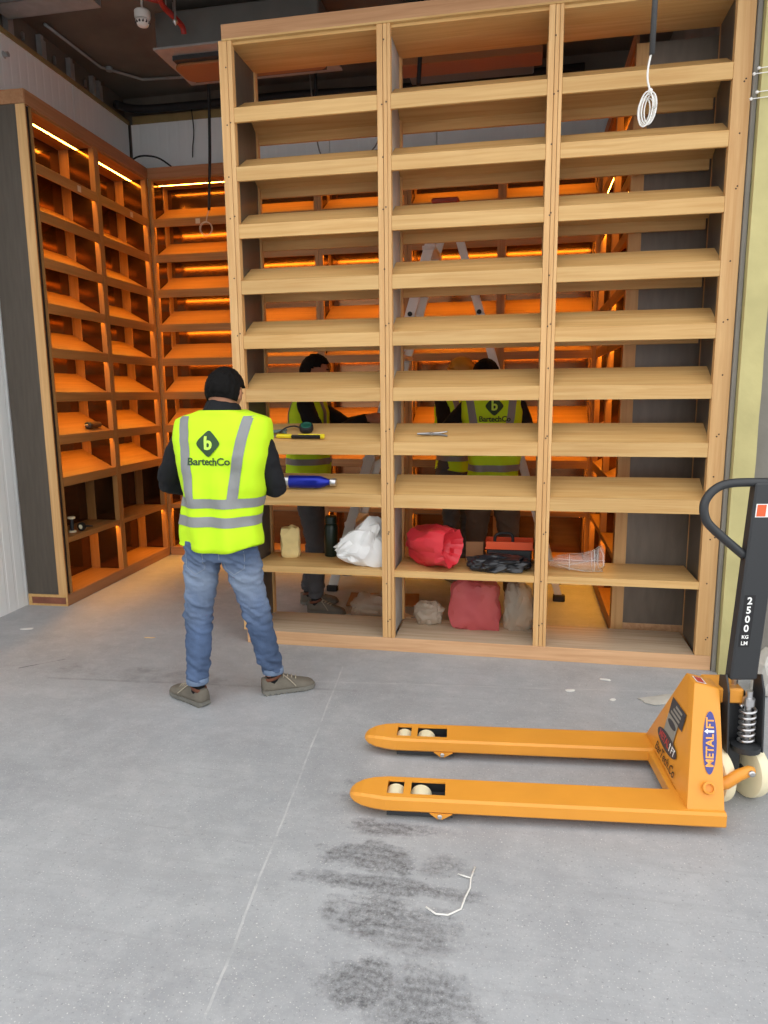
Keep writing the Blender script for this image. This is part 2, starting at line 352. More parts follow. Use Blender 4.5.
# ------------------------------------------------------------------ the tall open shelving in the middle (seen from both sides)
ZK = [3.197 - .3201*k for k in range(8)]
ZB, ZT, DA = .087, 3.59, .412
A = empty('open_bookcase', (0, 0, 0), 0, 'tall unlit oak bookcase open on both sides, three bays of sloping shelves', 'bookcase')
XP = [(0, .078), (.9225, .9985), (1.8445, 1.9205), (2.762, 2.851)]
for i, (x0, x1) in enumerate(XP):
    for nm, ya, yb in (('post', 0, .045), ('rear_post', DA-.04, DA)):
        m = MB(); w_ = x1-x0
        if i in (1, 2):
            m.box(x0, x0+w_*.42, ya, yb, ZB, ZT).box(x0+w_*.45, x0+w_*.74, ya+.0015, yb, ZB, ZT).box(x0+w_*.76, x1, ya, yb, ZB, ZT)
        else:
            m.box(x0, x0+w_*.64, ya, yb, ZB, ZT).box(x0+w_*.67, x1, ya, yb, ZB, ZT) if i == 0 else m.box(x0, x1, ya, yb, ZB, ZT)
        if nm == 'rear_post' and i == 3: m = MB().box(x0+.014, x1, ya, yb, ZB, ZT)
        p = m.obj(nm, WZ, A, bevel=.0015)
        if nm == 'post':
            s = MB()
            for k in range(12):
                z = .18 + k*.3 + random.uniform(-.05, .05)
                for q in range(1 if k % 2 else 2):
                    s.lathe([(.0045, 0), (.0045, .0012)], 8, (x0+w_*(.5 if q == 0 else .62)+random.uniform(-.012, .012), -.0010, z+q*.012), (0, 1, 0))
            tag(s.obj('screw_holes', SCREW, p), kind='stuff')
    if i in (1, 2):
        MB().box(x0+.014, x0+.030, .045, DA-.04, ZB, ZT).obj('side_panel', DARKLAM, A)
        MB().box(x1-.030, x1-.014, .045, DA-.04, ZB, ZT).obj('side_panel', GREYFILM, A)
    else:
        xa = (x1-.03) if i == 0 else x0+.012
        MB().box(xa, xa+.018, .045, DA-.04, ZB, ZT).obj('side_panel', DARKLAM, A)
        xa = x0+.004 if i == 0 else x1-.02
        MB().box(xa, xa+.016, .045, DA-.04, ZB, ZT).obj('side_panel', DARKLAM, A)
RISE = .105
for b in range(3):
    x0, x1 = XP[b][1]-.012, XP[b+1][0]+.012
    xl, xr = XP[b][1]+.0005, XP[b+1][0]-.0005
    for z in ZK:
        zt = z+.036; ym = DA/2
        zi = zt-.004
        poly = [(.02, zi-.018), (ym, zi+RISE-.018), (DA-.02, zi-.018), (DA-.02, zi), (ym, zi+RISE), (.02, zi)]
        sh = MB().prism(poly, 0, x0, x1).obj('shelf', WX, A)
        MB().box(xl, xr, .001, .021, z-.044, zt).obj('lip', WX, sh, bevel=.002)
        MB().box(xl, xr, DA-.021, DA-.001, z-.044, zt).obj('lip', WX, sh, bevel=.002)
    sh = MB().box(xl, xr, .012, DA-.012, .481, .5215).obj('flat_shelf', WX, A, bevel=.002)
    MB().box(xl, xr, .002, .012, .479, .522).obj('edge_band', WX, sh, bevel=.001)
    MB().box(xl-.012, xr+.012, .02, DA/2-.001, ZT-.02, ZT).obj('top_board', WX, A)
    MB().box(xl-.012, xr+.012, DA/2+.001, DA-.02, ZT-.02, ZT).obj('top_board', WX, A)
    MB().box(xl, xr, .006, DA-.006, ZB-.02, ZB).obj('bottom_board', DUSTY, A)
MB().box(.022, 2.85, -.002, .022, 0, ZB-.001).box(.022, 2.85, DA-.022, DA, 0, ZB-.021).box(.022, .04, .022, DA-.022, 0, ZB-.021).box(2.832, 2.85, .022, DA-.022, 0, ZB-.021).obj('plinth', PX, A, bevel=.0015)
MB().box(.022, 2.85, -.004, .016, ZT+.001, ZT+.082).box(.022, 2.85, DA-.016, DA+.002, ZT+.001, ZT+.082).box(.022, .04, .016, DA-.016, ZT+.001, ZT+.082).box(2.83, 2.85, .016, DA-.016, ZT+.001, ZT+.082).obj('crown', PXC, A, bevel=.0015)
MB().box(.024, 2.848, -.006, .018, ZT-.004, ZT+.006).obj('crown_edge', WX, A)
# ------------------------------------------------------------------ lit wall shelving (left, back, right)
DU = .325
CHAN = mat('led_channel', lin(120, 100, 76), .5, .3)
def led_bar(parent, wd, y, z, level=False):
    a, b = .003, wd-.003
    if level: poly = [(y, z-.008), (y+.022, z-.008), (y+.022, z), (y, z)]
    else: poly = [(y, z-.012), (y+.020, z-.004), (y+.020, z), (y, z)]
    m = MB().prism(poly, 0, a, b); o = m.obj('led_strip', CHAN, parent, fix=True); o.data.materials.append(LED)
    n0 = V((0, 0, -1)) if level else V((0, .371, -.928))
    for p in o.data.polygons:
        if p.normal.dot(n0) > .95: p.material_index = 1
    return o
def wall_unit(root, W, nb, ends=(.07, .07), reveal=False, noled=()):
    bw = W/nb; first = {}
    def share(key, fn, parent, loc):
        if key in first:
            o = twin(first[key], parent, loc); return o
        o = fn(parent); o.location = loc; first[key] = o; return o
    ew = ends   # widths of the two end posts
    for i in range(nb+1):
        x = i*bw; wp = ew[0] if i == 0 else (ew[1] if i == nb else .07)
        xa = {0: 0, nb: W-wp}.get(i, x-.035); kp = round(wp, 3)
        if i == 0 and reveal:
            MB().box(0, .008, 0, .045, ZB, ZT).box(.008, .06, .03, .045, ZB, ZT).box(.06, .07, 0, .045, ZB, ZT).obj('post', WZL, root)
            MB().box(.0085, .0595, .018, .0295, ZB, ZT).obj('reveal', GROOVE, root)
        else:
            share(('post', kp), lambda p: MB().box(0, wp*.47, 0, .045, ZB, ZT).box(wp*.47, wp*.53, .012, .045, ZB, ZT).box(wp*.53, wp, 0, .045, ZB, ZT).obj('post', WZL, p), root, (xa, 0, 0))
        share(('side', kp), lambda p: MB().box(.006, wp-.006, .0455, DU-.10, ZB, ZT).obj('side_panel', BRONZE, p), root, (xa, 0, 0))
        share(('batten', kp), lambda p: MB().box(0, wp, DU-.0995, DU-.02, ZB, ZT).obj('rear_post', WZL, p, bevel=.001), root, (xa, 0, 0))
    for b in range(nb):
        x0 = ends[0] if b == 0 else b*bw+.035
        x1 = W-ends[1] if b == nb-1 else (b+1)*bw-.035
        wd = x1-x0; kk = round(wd, 3)
        share(('back', kk), lambda p: MB().box(0, wd, DU-.0195, DU, ZB, ZT-.02).obj('back_panel', BRONZE, p), root, (x0, 0, 0))
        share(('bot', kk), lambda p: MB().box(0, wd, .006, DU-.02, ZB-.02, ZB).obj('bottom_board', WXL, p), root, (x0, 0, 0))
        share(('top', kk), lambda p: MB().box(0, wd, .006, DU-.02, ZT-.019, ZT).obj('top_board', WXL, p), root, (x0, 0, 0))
        share(('led', kk), lambda p: led_bar(p, wd, .13, 0, True), root, (x0, 0, ZT-.0195))
        for k, z in enumerate(ZK + [.506]):
            if k < 8:
                poly = [(.02, .012), (DU-.021, .172), (DU-.021, .19), (.02, .030)]
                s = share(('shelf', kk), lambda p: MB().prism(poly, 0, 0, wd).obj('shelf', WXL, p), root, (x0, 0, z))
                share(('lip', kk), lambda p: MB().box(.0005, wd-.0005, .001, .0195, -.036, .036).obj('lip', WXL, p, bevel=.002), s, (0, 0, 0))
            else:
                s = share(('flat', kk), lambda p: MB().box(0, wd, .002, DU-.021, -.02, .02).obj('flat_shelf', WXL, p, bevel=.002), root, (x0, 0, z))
            if (b, k) not in noled:
                zz = -.0205 if k == 8 else .0
                if k == 8: share(('led8', kk), lambda p: led_bar(p, wd, .03, -.0), s, (0, 0, zz))
                else: share(('ledk', kk), lambda p: led_bar(p, wd, .0215, .008), s, (0, 0, 0))
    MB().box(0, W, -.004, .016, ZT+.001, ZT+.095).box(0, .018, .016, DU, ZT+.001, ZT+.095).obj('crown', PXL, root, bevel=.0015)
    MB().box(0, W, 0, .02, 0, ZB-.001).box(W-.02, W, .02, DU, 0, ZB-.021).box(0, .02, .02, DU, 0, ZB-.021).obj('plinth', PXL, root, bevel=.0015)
    return first
HALF = math.pi/2
XB0, YB0, YC0, XD0 = -1.732, .565, 2.3, 2.36
TB = .042; BO = V((-1.658, .53, 0))
def onB(x, d, z): return BO + Matrix.Rotation(HALF+TB, 3, 'Z') @ V((x, d, z))
B = empty('lit_bookcase', BO, HALF+TB, 'lit oak bookcase along the left wall with charcoal end panel', 'bookcase', 'backlit wall bookcases')
wall_unit(B, 1.765, 2, (.07, .05), True, noled={(0, 7), (1, 7)})
MB().box(-.006, -.0005, .07, DU+.002, ZB+.005, ZT).obj('end_panel', DARKLAM, B)
MB().box(-.006, -.0005, 0.0, .07, ZB, ZT).obj('end_stile', WZ, B)
MB().box(-.008, -.0005, 0, DU+.002, 0, ZB+.003).obj('end_plinth', WX, B)
MB().box(-.012, -.0085, .012, DU-.03, .018, ZB-.018).obj('plinth_inset', mat('red_brown_ply', lin(132, 78, 58), .7, var=.2, vscale=14), B)
MB().box(-.008, -.0005, 0, DU+.002, ZT+.003, ZT+.095).obj('end_crown', PXL, B)
C_ = empty('lit_bookcase', (XB0, YC0, 0), 0, 'long lit oak bookcase across the back wall behind the unlit one', 'bookcase', 'backlit wall bookcases')
wall_unit(C_, XD0-XB0, 5, (.035, .035))
D = empty('lit_bookcase', (XD0, YC0, 0), -HALF, 'lit oak bookcase on the right, seen edge-on through the unlit one', 'bookcase', 'backlit wall bookcases')
WD = YC0-YB0
wall_unit(D, WD, 2, (.05, .07))
MB().box(WD+.0005, WD+.018, .075, .50, ZB, ZT).obj('end_panel', mat('lit_charcoal_laminate', lin(116, 106, 94), .4, .05, .5, var=.12, vscale=6, stretch=(4, 4, .8)), D)  # lighter copy of the charcoal laminate, brighter light painted into its colour
MB().box(WD+.0005, WD+.02, 0.0, .074, 0, ZT).obj('end_stile', WZ, D)
MB().box(WD+.0005, WD+.018, .076, .50, 0, ZB-.001).obj('end_plinth', PX, D)
for r, x in ((B, .60), (B, 1.42), (C_, .48)):
    MB().box(x-.022, x+.022, -.0015, .0005, ZK[0]-.024, ZK[0]+.02).obj('paper_label', LABELP, r)
# ------------------------------------------------------------------ pallet truck
ORANGE = mat('orange_enamel', lin(228, 154, 54), .38, 0, .5, var=.05, vscale=5)
BLACKP = mat('black_enamel', lin(46, 48, 50), .42, 0, .5)
CREAM = mat('cream_nylon', lin(236, 226, 190), .5)
DBLUE = mat('decal_blue', lin(66, 70, 140), .5)
DORANGE = mat('decal_orange', lin(246, 170, 80), .5)
DWHITE = mat('decal_white', lin(240, 240, 236), .5)
DGREY = mat('decal_grey', lin(150, 148, 138), .5)
DDARK = mat('decal_dark', lin(60, 60, 66), .5)
DRED = mat('decal_red', lin(190, 60, 60), .5)
INK = mat('marker_ink', lin(70, 52, 40), .6)
T = empty('pallet_truck', (1.1035, -1.457, 0), math.radians(5.2), 'orange hand pallet truck with black tow handle on concrete floor', 'pallet truck')
def ortho(v): return V(v)
def fork(yc):
    m = MB(); rings = []
    for x, hw, z0, z1 in ((0, .012, .054, .064), (.006, .026, .047, .072), (.02, .041, .041, .08), (.05, .057, .036, .088), (.09, .070, .034, .092), (.145, .08, .033, .092), (1.385, .08, .033, .092)):
        c = min(.009, hw*.4, (z1-z0)*.3)
        rings.append([V((x, yc+a, b)) for a, b in ((-hw+c, z0), (hw-c, z0), (hw, z0+c), (hw, z1-c), (hw-c, z1), (-hw+c, z1), (-hw, z1-c), (-hw, z0+c))])
    m.rings(rings)
    o = m.obj('fork', ORANGE, T)
    cut = []
    for (x0, x1, y0, y1, z0, z1) in ((.14, 1.22, -.072, .072, -.05, .085), (.148, .212, -.046, .046, -.05, .2), (.240, .372, -.046, .046, -.05, .2)):
        c = MB().box(x0, x1, yc+y0, yc+y1, z0, z1).obj('c', None); cut.append(c)
        md = o.modifiers.new('b', 'BOOLEAN'); md.object = c; md.solver = 'EXACT'
    o.parent = None
    me = evaluated(o); old = o.data; o.modifiers.clear(); o.data = me; o.parent = T
    for c in cut: bpy.data.objects.remove(c)
    for x in (.18, .278):
        r = MB().lathe([(.012, -.04), (.037, -.04), (.042, -.034), (.042, .034), (.037, .04), (.012, .04)], 24, (x, yc, .0425), (0, 1, 0)).obj('roller', CREAM, o, 'auto')
    MB().box(.32, .40, yc-.046, yc+.046, .012, .05).obj('roller_bracket', BLACKP, o)
    for s in (-1, 1): MB().box(.15, .40, yc+s*.062-.003, yc+s*.062+.003, .012, .078).obj('roller_cheek', BLACKP, o)
    for s in (-1, 1):
        yy = yc + s*.0815
        MB().prism([(.315, .038), (.345, .016), (.362, .016), (.40, .038)], 1, yy-.003, yy+.003).obj('pivot_tab', ORANGE, o)
        MB().lathe([(.009, 0), (.009, .006), (.006, .008)], 12, (.353, yy+s*.003, .029), (0, s, 0)).obj('pivot_bolt', STEEL, o)
    return o
fork(-.23); fork(.23)
# triangular frame
XF, XR, XT, ZF = 1.25, 1.385, 1.33, .482
bot = [V((XF, -.29, .09)), V((XF, .29, .09)), V((XR, .29, .09)), V((XR, -.29, .09))]
top = [V((XT, -.05, ZF)), V((XT, .05, ZF)), V((XR+.042, .05, ZF-.022)), V((XR+.042, -.05, ZF-.022))]
fr = MB().rings([bot, top]).obj('frame', ORANGE, T, bevel=.006, seg=2, smooth='auto')
MB().box(1.23, XR+.003, -.306, .306, .036, .086).obj('cross_plate', ORANGE, T, bevel=.003)
MB().box(1.40, 1.52, -.045, .10, ZF-.085, ZF-.024).obj('top_bracket', ORANGE, T, bevel=.006)
# near gusset decals
a0, a1 = bot[0].lerp(bot[3], .5), top[0].lerp(top[3], .5)
ups = (a1-a0).normalized(); rgt = (bot[3]-bot[0]).normalized(); nrm = rgt.cross(ups)
def oval(o, r_, u_, ra, ru, n=36):
    n_ = r_.cross(u_); return MB().add([o + r_*ra*math.cos(t*2*math.pi/n) + u_*ru*math.sin(t*2*math.pi/n) for t in range(n)], [tuple(range(n))])
oc = a0.lerp(a1, .53) + nrm*.004 + rgt*.01
oval(oc+nrm*.0008, rgt, ups, .025, .115).obj('decal', DBLUE, fr, fix=False)
# lettering reads upwards: METAL, an arrow, FT
me = text_mesh('METAL', .039, spacing=1.02, bold=.001); link('lettering', place(me, flat_on(oc+nrm*.0022-ups*.030+rgt*.001, ups, -rgt)), DORANGE, fr)
me = text_mesh('FT', .039, bold=.001); link('lettering', place(me, flat_on(oc+nrm*.0022+ups*.071+rgt*.001, ups, -rgt)), DORANGE, fr)
ar = [(-.015, -.004), (.008, -.004), (.008, -.010), (.021, 0), (.008, .010), (.008, .004), (-.015, .004)]
co_ = oc+nrm*.0022+ups*.040
MB().add([co_ - rgt*p[0] + ups*p[1] for p in ar], [tuple(range(7))]).obj('decal_arrow', DWHITE, fr)
MB().lathe([(.014, 0), (.022, .002), (.022, .03), (.015, .034), (.015, .022), (.004, .022)], 18, a0.lerp(a1, .17)+rgt*.004-nrm*.004, nrm).obj('lug', ORANGE, fr, 'auto')
# front plate decals
b0, b1 = bot[0].lerp(bot[1], .5), top[0].lerp(top[1], .5)
fu = (b1-b0).normalized(); frt = V((0, -1, 0)); fn = frt.cross(fu); fc = b0.lerp(b1, .5)+fn*.004
def fplate(x, y, w_, h_, m, e=0, nm='decal'):
    o = b0 + fn*(.004+e) + frt*x + fu*y
    return MB().add([o-frt*w_-fu*h_, o+frt*w_-fu*h_, o+frt*w_+fu*h_, o-frt*w_+fu*h_], [(0, 1, 2, 3)]).obj(nm, m, fr)
fplate(-.012, .235, .085, .036, DDARK); fplate(-.034, .16, .062, .042, DGREY, .0004)
for q in range(3): fplate(-.02+q*.01, .217+q*.018, .055-q*.008, .005, DGREY, .0012)
oval(b0+fn*.0052+fu*.178-frt*.03, frt, fu, .05, .014).obj('decal', DDARK, fr)
oval(b0+fn*.0054+fu*.098-frt*.03, frt, fu, .125, .032).obj('decal', DDARK, fr)
link('lettering', place(text_mesh('METAL', .042, bold=.001), flat_on(b0+fn*.0062+fu*.098-frt*.062, frt, fu)), DRED, fr)
link('lettering', place(text_mesh('FT', .042, bold=.001), flat_on(b0+fn*.0062+fu*.098+frt*.052, frt, fu)), DWHITE, fr)
co_ = b0+fn*.0062+fu*.098+frt*.012
MB().add([co_ + fu*p[0] + frt*p[1] for p in ar], [tuple(range(7))]).obj('decal_arrow', DWHITE, fr)
link('lettering', place(text_mesh('BarTech.Co', .052, shear=.2, bold=.0006), flat_on(b0+fn*.0046+fu*.036-frt*.01, frt, fu)), INK, fr)
MB().add([V((XT+.012, -.04, ZF-.001)), V((XT+.05, -.04, ZF-.0095)), V((XT+.05, .02, ZF-.0095)), V((XT+.012, .02, ZF-.001))], [(0, 1, 2, 3)]).obj('decal', DWHITE, fr)
MB().add([V((XT+.017, -.035, ZF-.001)), V((XT+.045, -.035, ZF-.0073)), V((XT+.045, .015, ZF-.0073)), V((XT+.017, .015, ZF-.001))], [(0, 1, 2, 3)]).obj('decal', DRED, fr)
# push rod to the steering yoke
for y in (-.10, .10):
    y *= 1.62
    MB().tube([(1.34, y, .115), (1.43, y, .13), (1.475, y, .165), (1.515, y, .185), (1.53, y, .187)], [.024, .024, .022, .02, .012], 10).obj('link_arm', ORANGE, T, True)
    MB().lathe([(.012, 0), (.012, .006), (.007, .009)], 12, (1.512, y+(-.02 if y < 0 else .02), .184), (0, -1 if y < 0 else 1, 0)).obj('link_bolt', STEEL, T)
# steering wheels, pump, spring
ST = Matrix.Rotation(math.radians(6), 3, 'Z'); SO = V((1.49, 0, 0))
def S(p): return SO + ST @ V((p[0]+max(0, p[2]-.5)*.055, p[1], p[2]))
def sobj(mb, name, m, parent=T, **k):
    mb.v = [tuple(S(p)) for p in mb.v]; return mb.obj(name, m, parent, **k)
WA = V((math.cos(.2), math.sin(.2), 0))
for s in (-1, 1):
    w_ = sobj(MB().lathe([(.05, -.024), (.098, -.026), (.112, -.02), (.114, -.012), (.114, .012), (.112, .02), (.098, .026), (.05, .024), (.05, .014), (.03, .014), (.03, -.014), (.05, -.014)], 40, V((0, -.03, .1145))+WA*s*.076, WA), 'steer_wheel', CREAM, smooth='auto')
    sobj(MB().lathe([(.001, -.028), (.016, -.028), (.018, -.02), (.018, .02), (.016, .028), (.001, .028)], 16, V((0, -.03, .1145))+WA*s*.076, WA), 'axle_hub', BLACKP, w_, smooth='auto')
sobj(MB().box(-.028, .028, -.055, .03, .08, .24), 'yoke', BLACKP, bevel=.008)
sobj(MB().box(-.055, .05, -.02, .12, .19, .44).box(-.085, -.05, -.01, .1, .26, .42), 'pump_body', BLACKP, bevel=.012, seg=2)
sobj(MB().lathe([(.03, 0), (.055, .01), (.055, .03), (.02, .04)], 20, (.035, -.065, .21)), 'spring_seat', BLACKP, smooth='auto')
co_pts = [V((.035+.027*math.cos(t*.45), -.065+.027*math.sin(t*.45), .245+t*.45/(2*math.pi)*.0235)) for t in range(0, 92)]
sobj(MB().tube(co_pts, .0055, 6), 'spring', STEEL, smooth=True)
sobj(MB().lathe([(.012, .22), (.012, .40), (.022, .402), (.022, .43), (.013, .435), (.013, .46)], 16, (.035, -.065, 0)), 'piston', STEEL, smooth='auto')
for x in (-.05, .085):
    sobj(MB().prism([(-.10, .22), (-.02, .22), (.0, .34), (.0, .50), (-.05, .52), (-.08, .46)], 0, x-.004, x+.004), 'handle_bracket', BLACKP, bevel=.002)
sobj(MB().lathe([(.01, 0), (.014, .002), (.014, .008), (.008, .01)], 10, (-.086, -.012, .30), (0, -1, 0)), 'bolt', STEEL)
# tow handle, slightly tilted
hd = sobj(MB().box(-.04, .065, -.06, -.012, .50, 1.262), 'handle_beam', BLACKP, bevel=.006)
sobj(MB().tube([(.012, .01, .44), (.012, .0, .52)], .012, 8), 'lever_rod', STEEL, hd)
for s in (-1, 1):
    c0 = .012
    pts = [V((c0+s*.0, -.036, 1.262)), V((c0+s*.13, -.036, 1.26)), V((c0+s*.19, -.036, 1.238)), V((c0+s*.222, -.036, 1.19)), V((c0+s*.215, -.036, 1.135)), V((c0+s*.18, -.036, 1.09)), V((c0+s*.05, -.036, .985))]
    sobj(MB().tube(catmull(pts, 6), .0165, 12), 'grip_loop', BLACKP, hd, smooth=True)
hu, hr, hf = V((0, 0, 1)), ST @ V((1, 0, 0)), S((0.0, -.0612, 0))
def dec(x0, x1, z0, z1, m, e=0): return sobj(MB().add([(x0, -.0606-e, z0), (x1, -.0606-e, z0), (x1, -.0606-e, z1), (x0, -.0606-e, z1)], [(0, 1, 2, 3)]), 'decal', m, hd)
dec(-.03, .066, 1.135, 1.185, DWHITE); dec(-.026, .008, 1.138, 1.182, mat('decal_orange_red', lin(226, 96, 48), .5), .0006)
dec(-.028, .014, .634, .838, mat('decal_black', lin(24, 24, 26), .5))
for i, ch in enumerate(('2', '5', '0', '0')):
    link('lettering', place(text_mesh(ch, .038, bold=.0012), flat_on(S((-.007, -.0622, .815-i*.036)), hr, hu)), DWHITE, hd)
link('lettering', place(text_mesh('KG', .019, bold=.0006), flat_on(S((-.007, -.0622, .674)), hr, hu)), DWHITE, hd)
link('lettering', place(text_mesh('LM', .021, bold=.0006), flat_on(S((-.007, -.0622, .649)), hr, hu)), DWHITE, hd)
# ------------------------------------------------------------------ people
SKIN = mat('skin', lin(176, 124, 96), .55, 0, .4, var=.06, vscale=9)
HAIR = mat('black_hair', lin(15, 13, 12), .75, 0, .15, bump=.8, bscale=60, stretch=(1, 1, .25))
SHIRT = mat('black_knit', lin(24, 25, 28), .85, 0, .3, bump=.2, bscale=90)
VEST = mat('lime_hi_vis', lin(200, 244, 36), .7, 0, .3, bump=.06, bscale=300, var=.03)
REFL = mat('reflective_grey', lin(136, 138, 138), .45, .1, .5, bump=.1, bscale=80, var=.05)
def denim():
    m = mat('blue_denim', lin(80, 98, 128), .85, 0, .2, bump=.3, bscale=120, var=.3, vscale=6, stretch=(1, 1, .8)); nt = m.node_tree; b = nt.nodes['Principled BSDF']
    src = b.inputs['Base Color'].links[0].from_socket; N = nt.nodes.new; L = nt.links.new
    tc = N('ShaderNodeTexCoord'); sx = N('ShaderNodeSeparateXYZ'); L(tc.outputs['Object'], sx.inputs[0])
    r = N('ShaderNodeValToRGB'); r.color_ramp.elements[0].position = .38; r.color_ramp.elements[0].color = (0, 0, 0, 1); r.color_ramp.elements[1].position = .68; r.color_ramp.elements[1].color = (1, 1, 1, 1)
    e = r.color_ramp.elements.new(.82); e.color = (0, 0, 0, 1); L(sx.outputs[2], r.inputs[0])
    n = N('ShaderNodeTexNoise'); n.inputs['Scale'].default_value = 9; n.inputs['Detail'].default_value = 5; L(tc.outputs['Object'], n.inputs['Vector'])
    mu = N('ShaderNodeMath'); mu.operation = 'MULTIPLY'; L(r.outputs[0], mu.inputs[0]); L(n.outputs[0], mu.inputs[1])
    x = N('ShaderNodeMix'); x.data_type = 'RGBA'; L(mu.outputs[0], x.inputs[0]); L(src, x.inputs[6]); x.inputs[7].default_value = lin(150, 164, 182); L(x.outputs[2], b.inputs['Base Color'])
    return m
DENIM = denim()   # worn pale across the thighs
GTROU = mat('grey_trousers', lin(84, 84, 86), .85, 0, .2, bump=.3, bscale=100, var=.1)
SHOE = mat('grey_suede', lin(110, 104, 93), .85, 0, .3, bump=.3, bscale=120, var=.15, vscale=14)
SOLE = mat('grey_sole', lin(112, 110, 102), .8, bump=.2, bscale=60, var=.15)
LINING = mat('brown_lining', lin(112, 68, 48), .8)
LACE = mat('beige_lace', lin(172, 162, 142), .8)
LOGO = mat('logo_green', lin(44, 74, 40), .7)
LOGOB = mat('logo_lime', lin(200, 240, 90), .7)
HELMET = mat('ochre_helmet', lin(176, 128, 44), .4)
EYEW = mat('eye_white', lin(225, 222, 216), .3); IRIS = mat('iris_dark', lin(40, 26, 20), .3); LIPM = mat('lip_tone', lin(150, 88, 76), .5)
def sring(c, a, b, n=28, e=2.5, tilt=0):
    r = []
    for j in range(n):
        t = 2*math.pi*j/n; ct, st = math.cos(t), math.sin(t)
        x = a*math.copysign(abs(ct)**(2/e), ct); y = b*math.copysign(abs(st)**(2/e), st)
        r.append(V((c[0]+x, c[1]+y, c[2]+tilt*y)))
    return r
def lerpk(tab, z):
    for i in range(len(tab)-1):
        a, b = tab[i], tab[i+1]
        if z <= b[0] or i == len(tab)-2:
            t = max(0, min(1, (z-a[0])/(b[0]-a[0]))); t = t*t*(3-2*t) if len(a) > 5 else t
            return [p*(1-t)+q*t for p, q in zip(a[1:], b[1:])]
def hand(m, wrist, d, palm_n, grip=.8, s=1):
    """palm, four unequal curled fingers and a thumb leaving the side of the palm; d: hand direction, palm_n: palm normal, s: side of thumb"""
    d = V(d).normalized(); n = V(palm_n); n = (n - d*n.dot(d)).normalized(); q = d.cross(n)*s; w = V(wrist)
    m.limb([w, w+d*.03], [.026, .027], 10)
    for k, off in enumerate((-.027, -.009, .009, .027)):
        m.limb([w+d*.02+q*off*.6, w+d*.085+q*off], [.016, .0135], 8)
        ln = (.066, .078, .073, .056)[k]; p = w+d*.088+q*off; dd = d; pts = [p]
        for seg, f in ((.42, .25), (.32, .45), (.26, .5)):
            dd = (dd*math.cos(f*grip*2) + n*math.sin(f*grip*2)).normalized(); n2 = dd.cross(q).normalized()
            p = p + dd*ln*seg; pts.append(p); n = n if False else n
        m.limb(pts, [.0105, .010, .009, .0078], 8)
    p = w+d*.03-q*.022
    m.limb([p, p-q*.022+d*.022+n*.012, p-q*.020+d*.05+n*.026, p-q*.008+d*.072+n*.034], [.0145, .0125, .0105, .0085], 8)
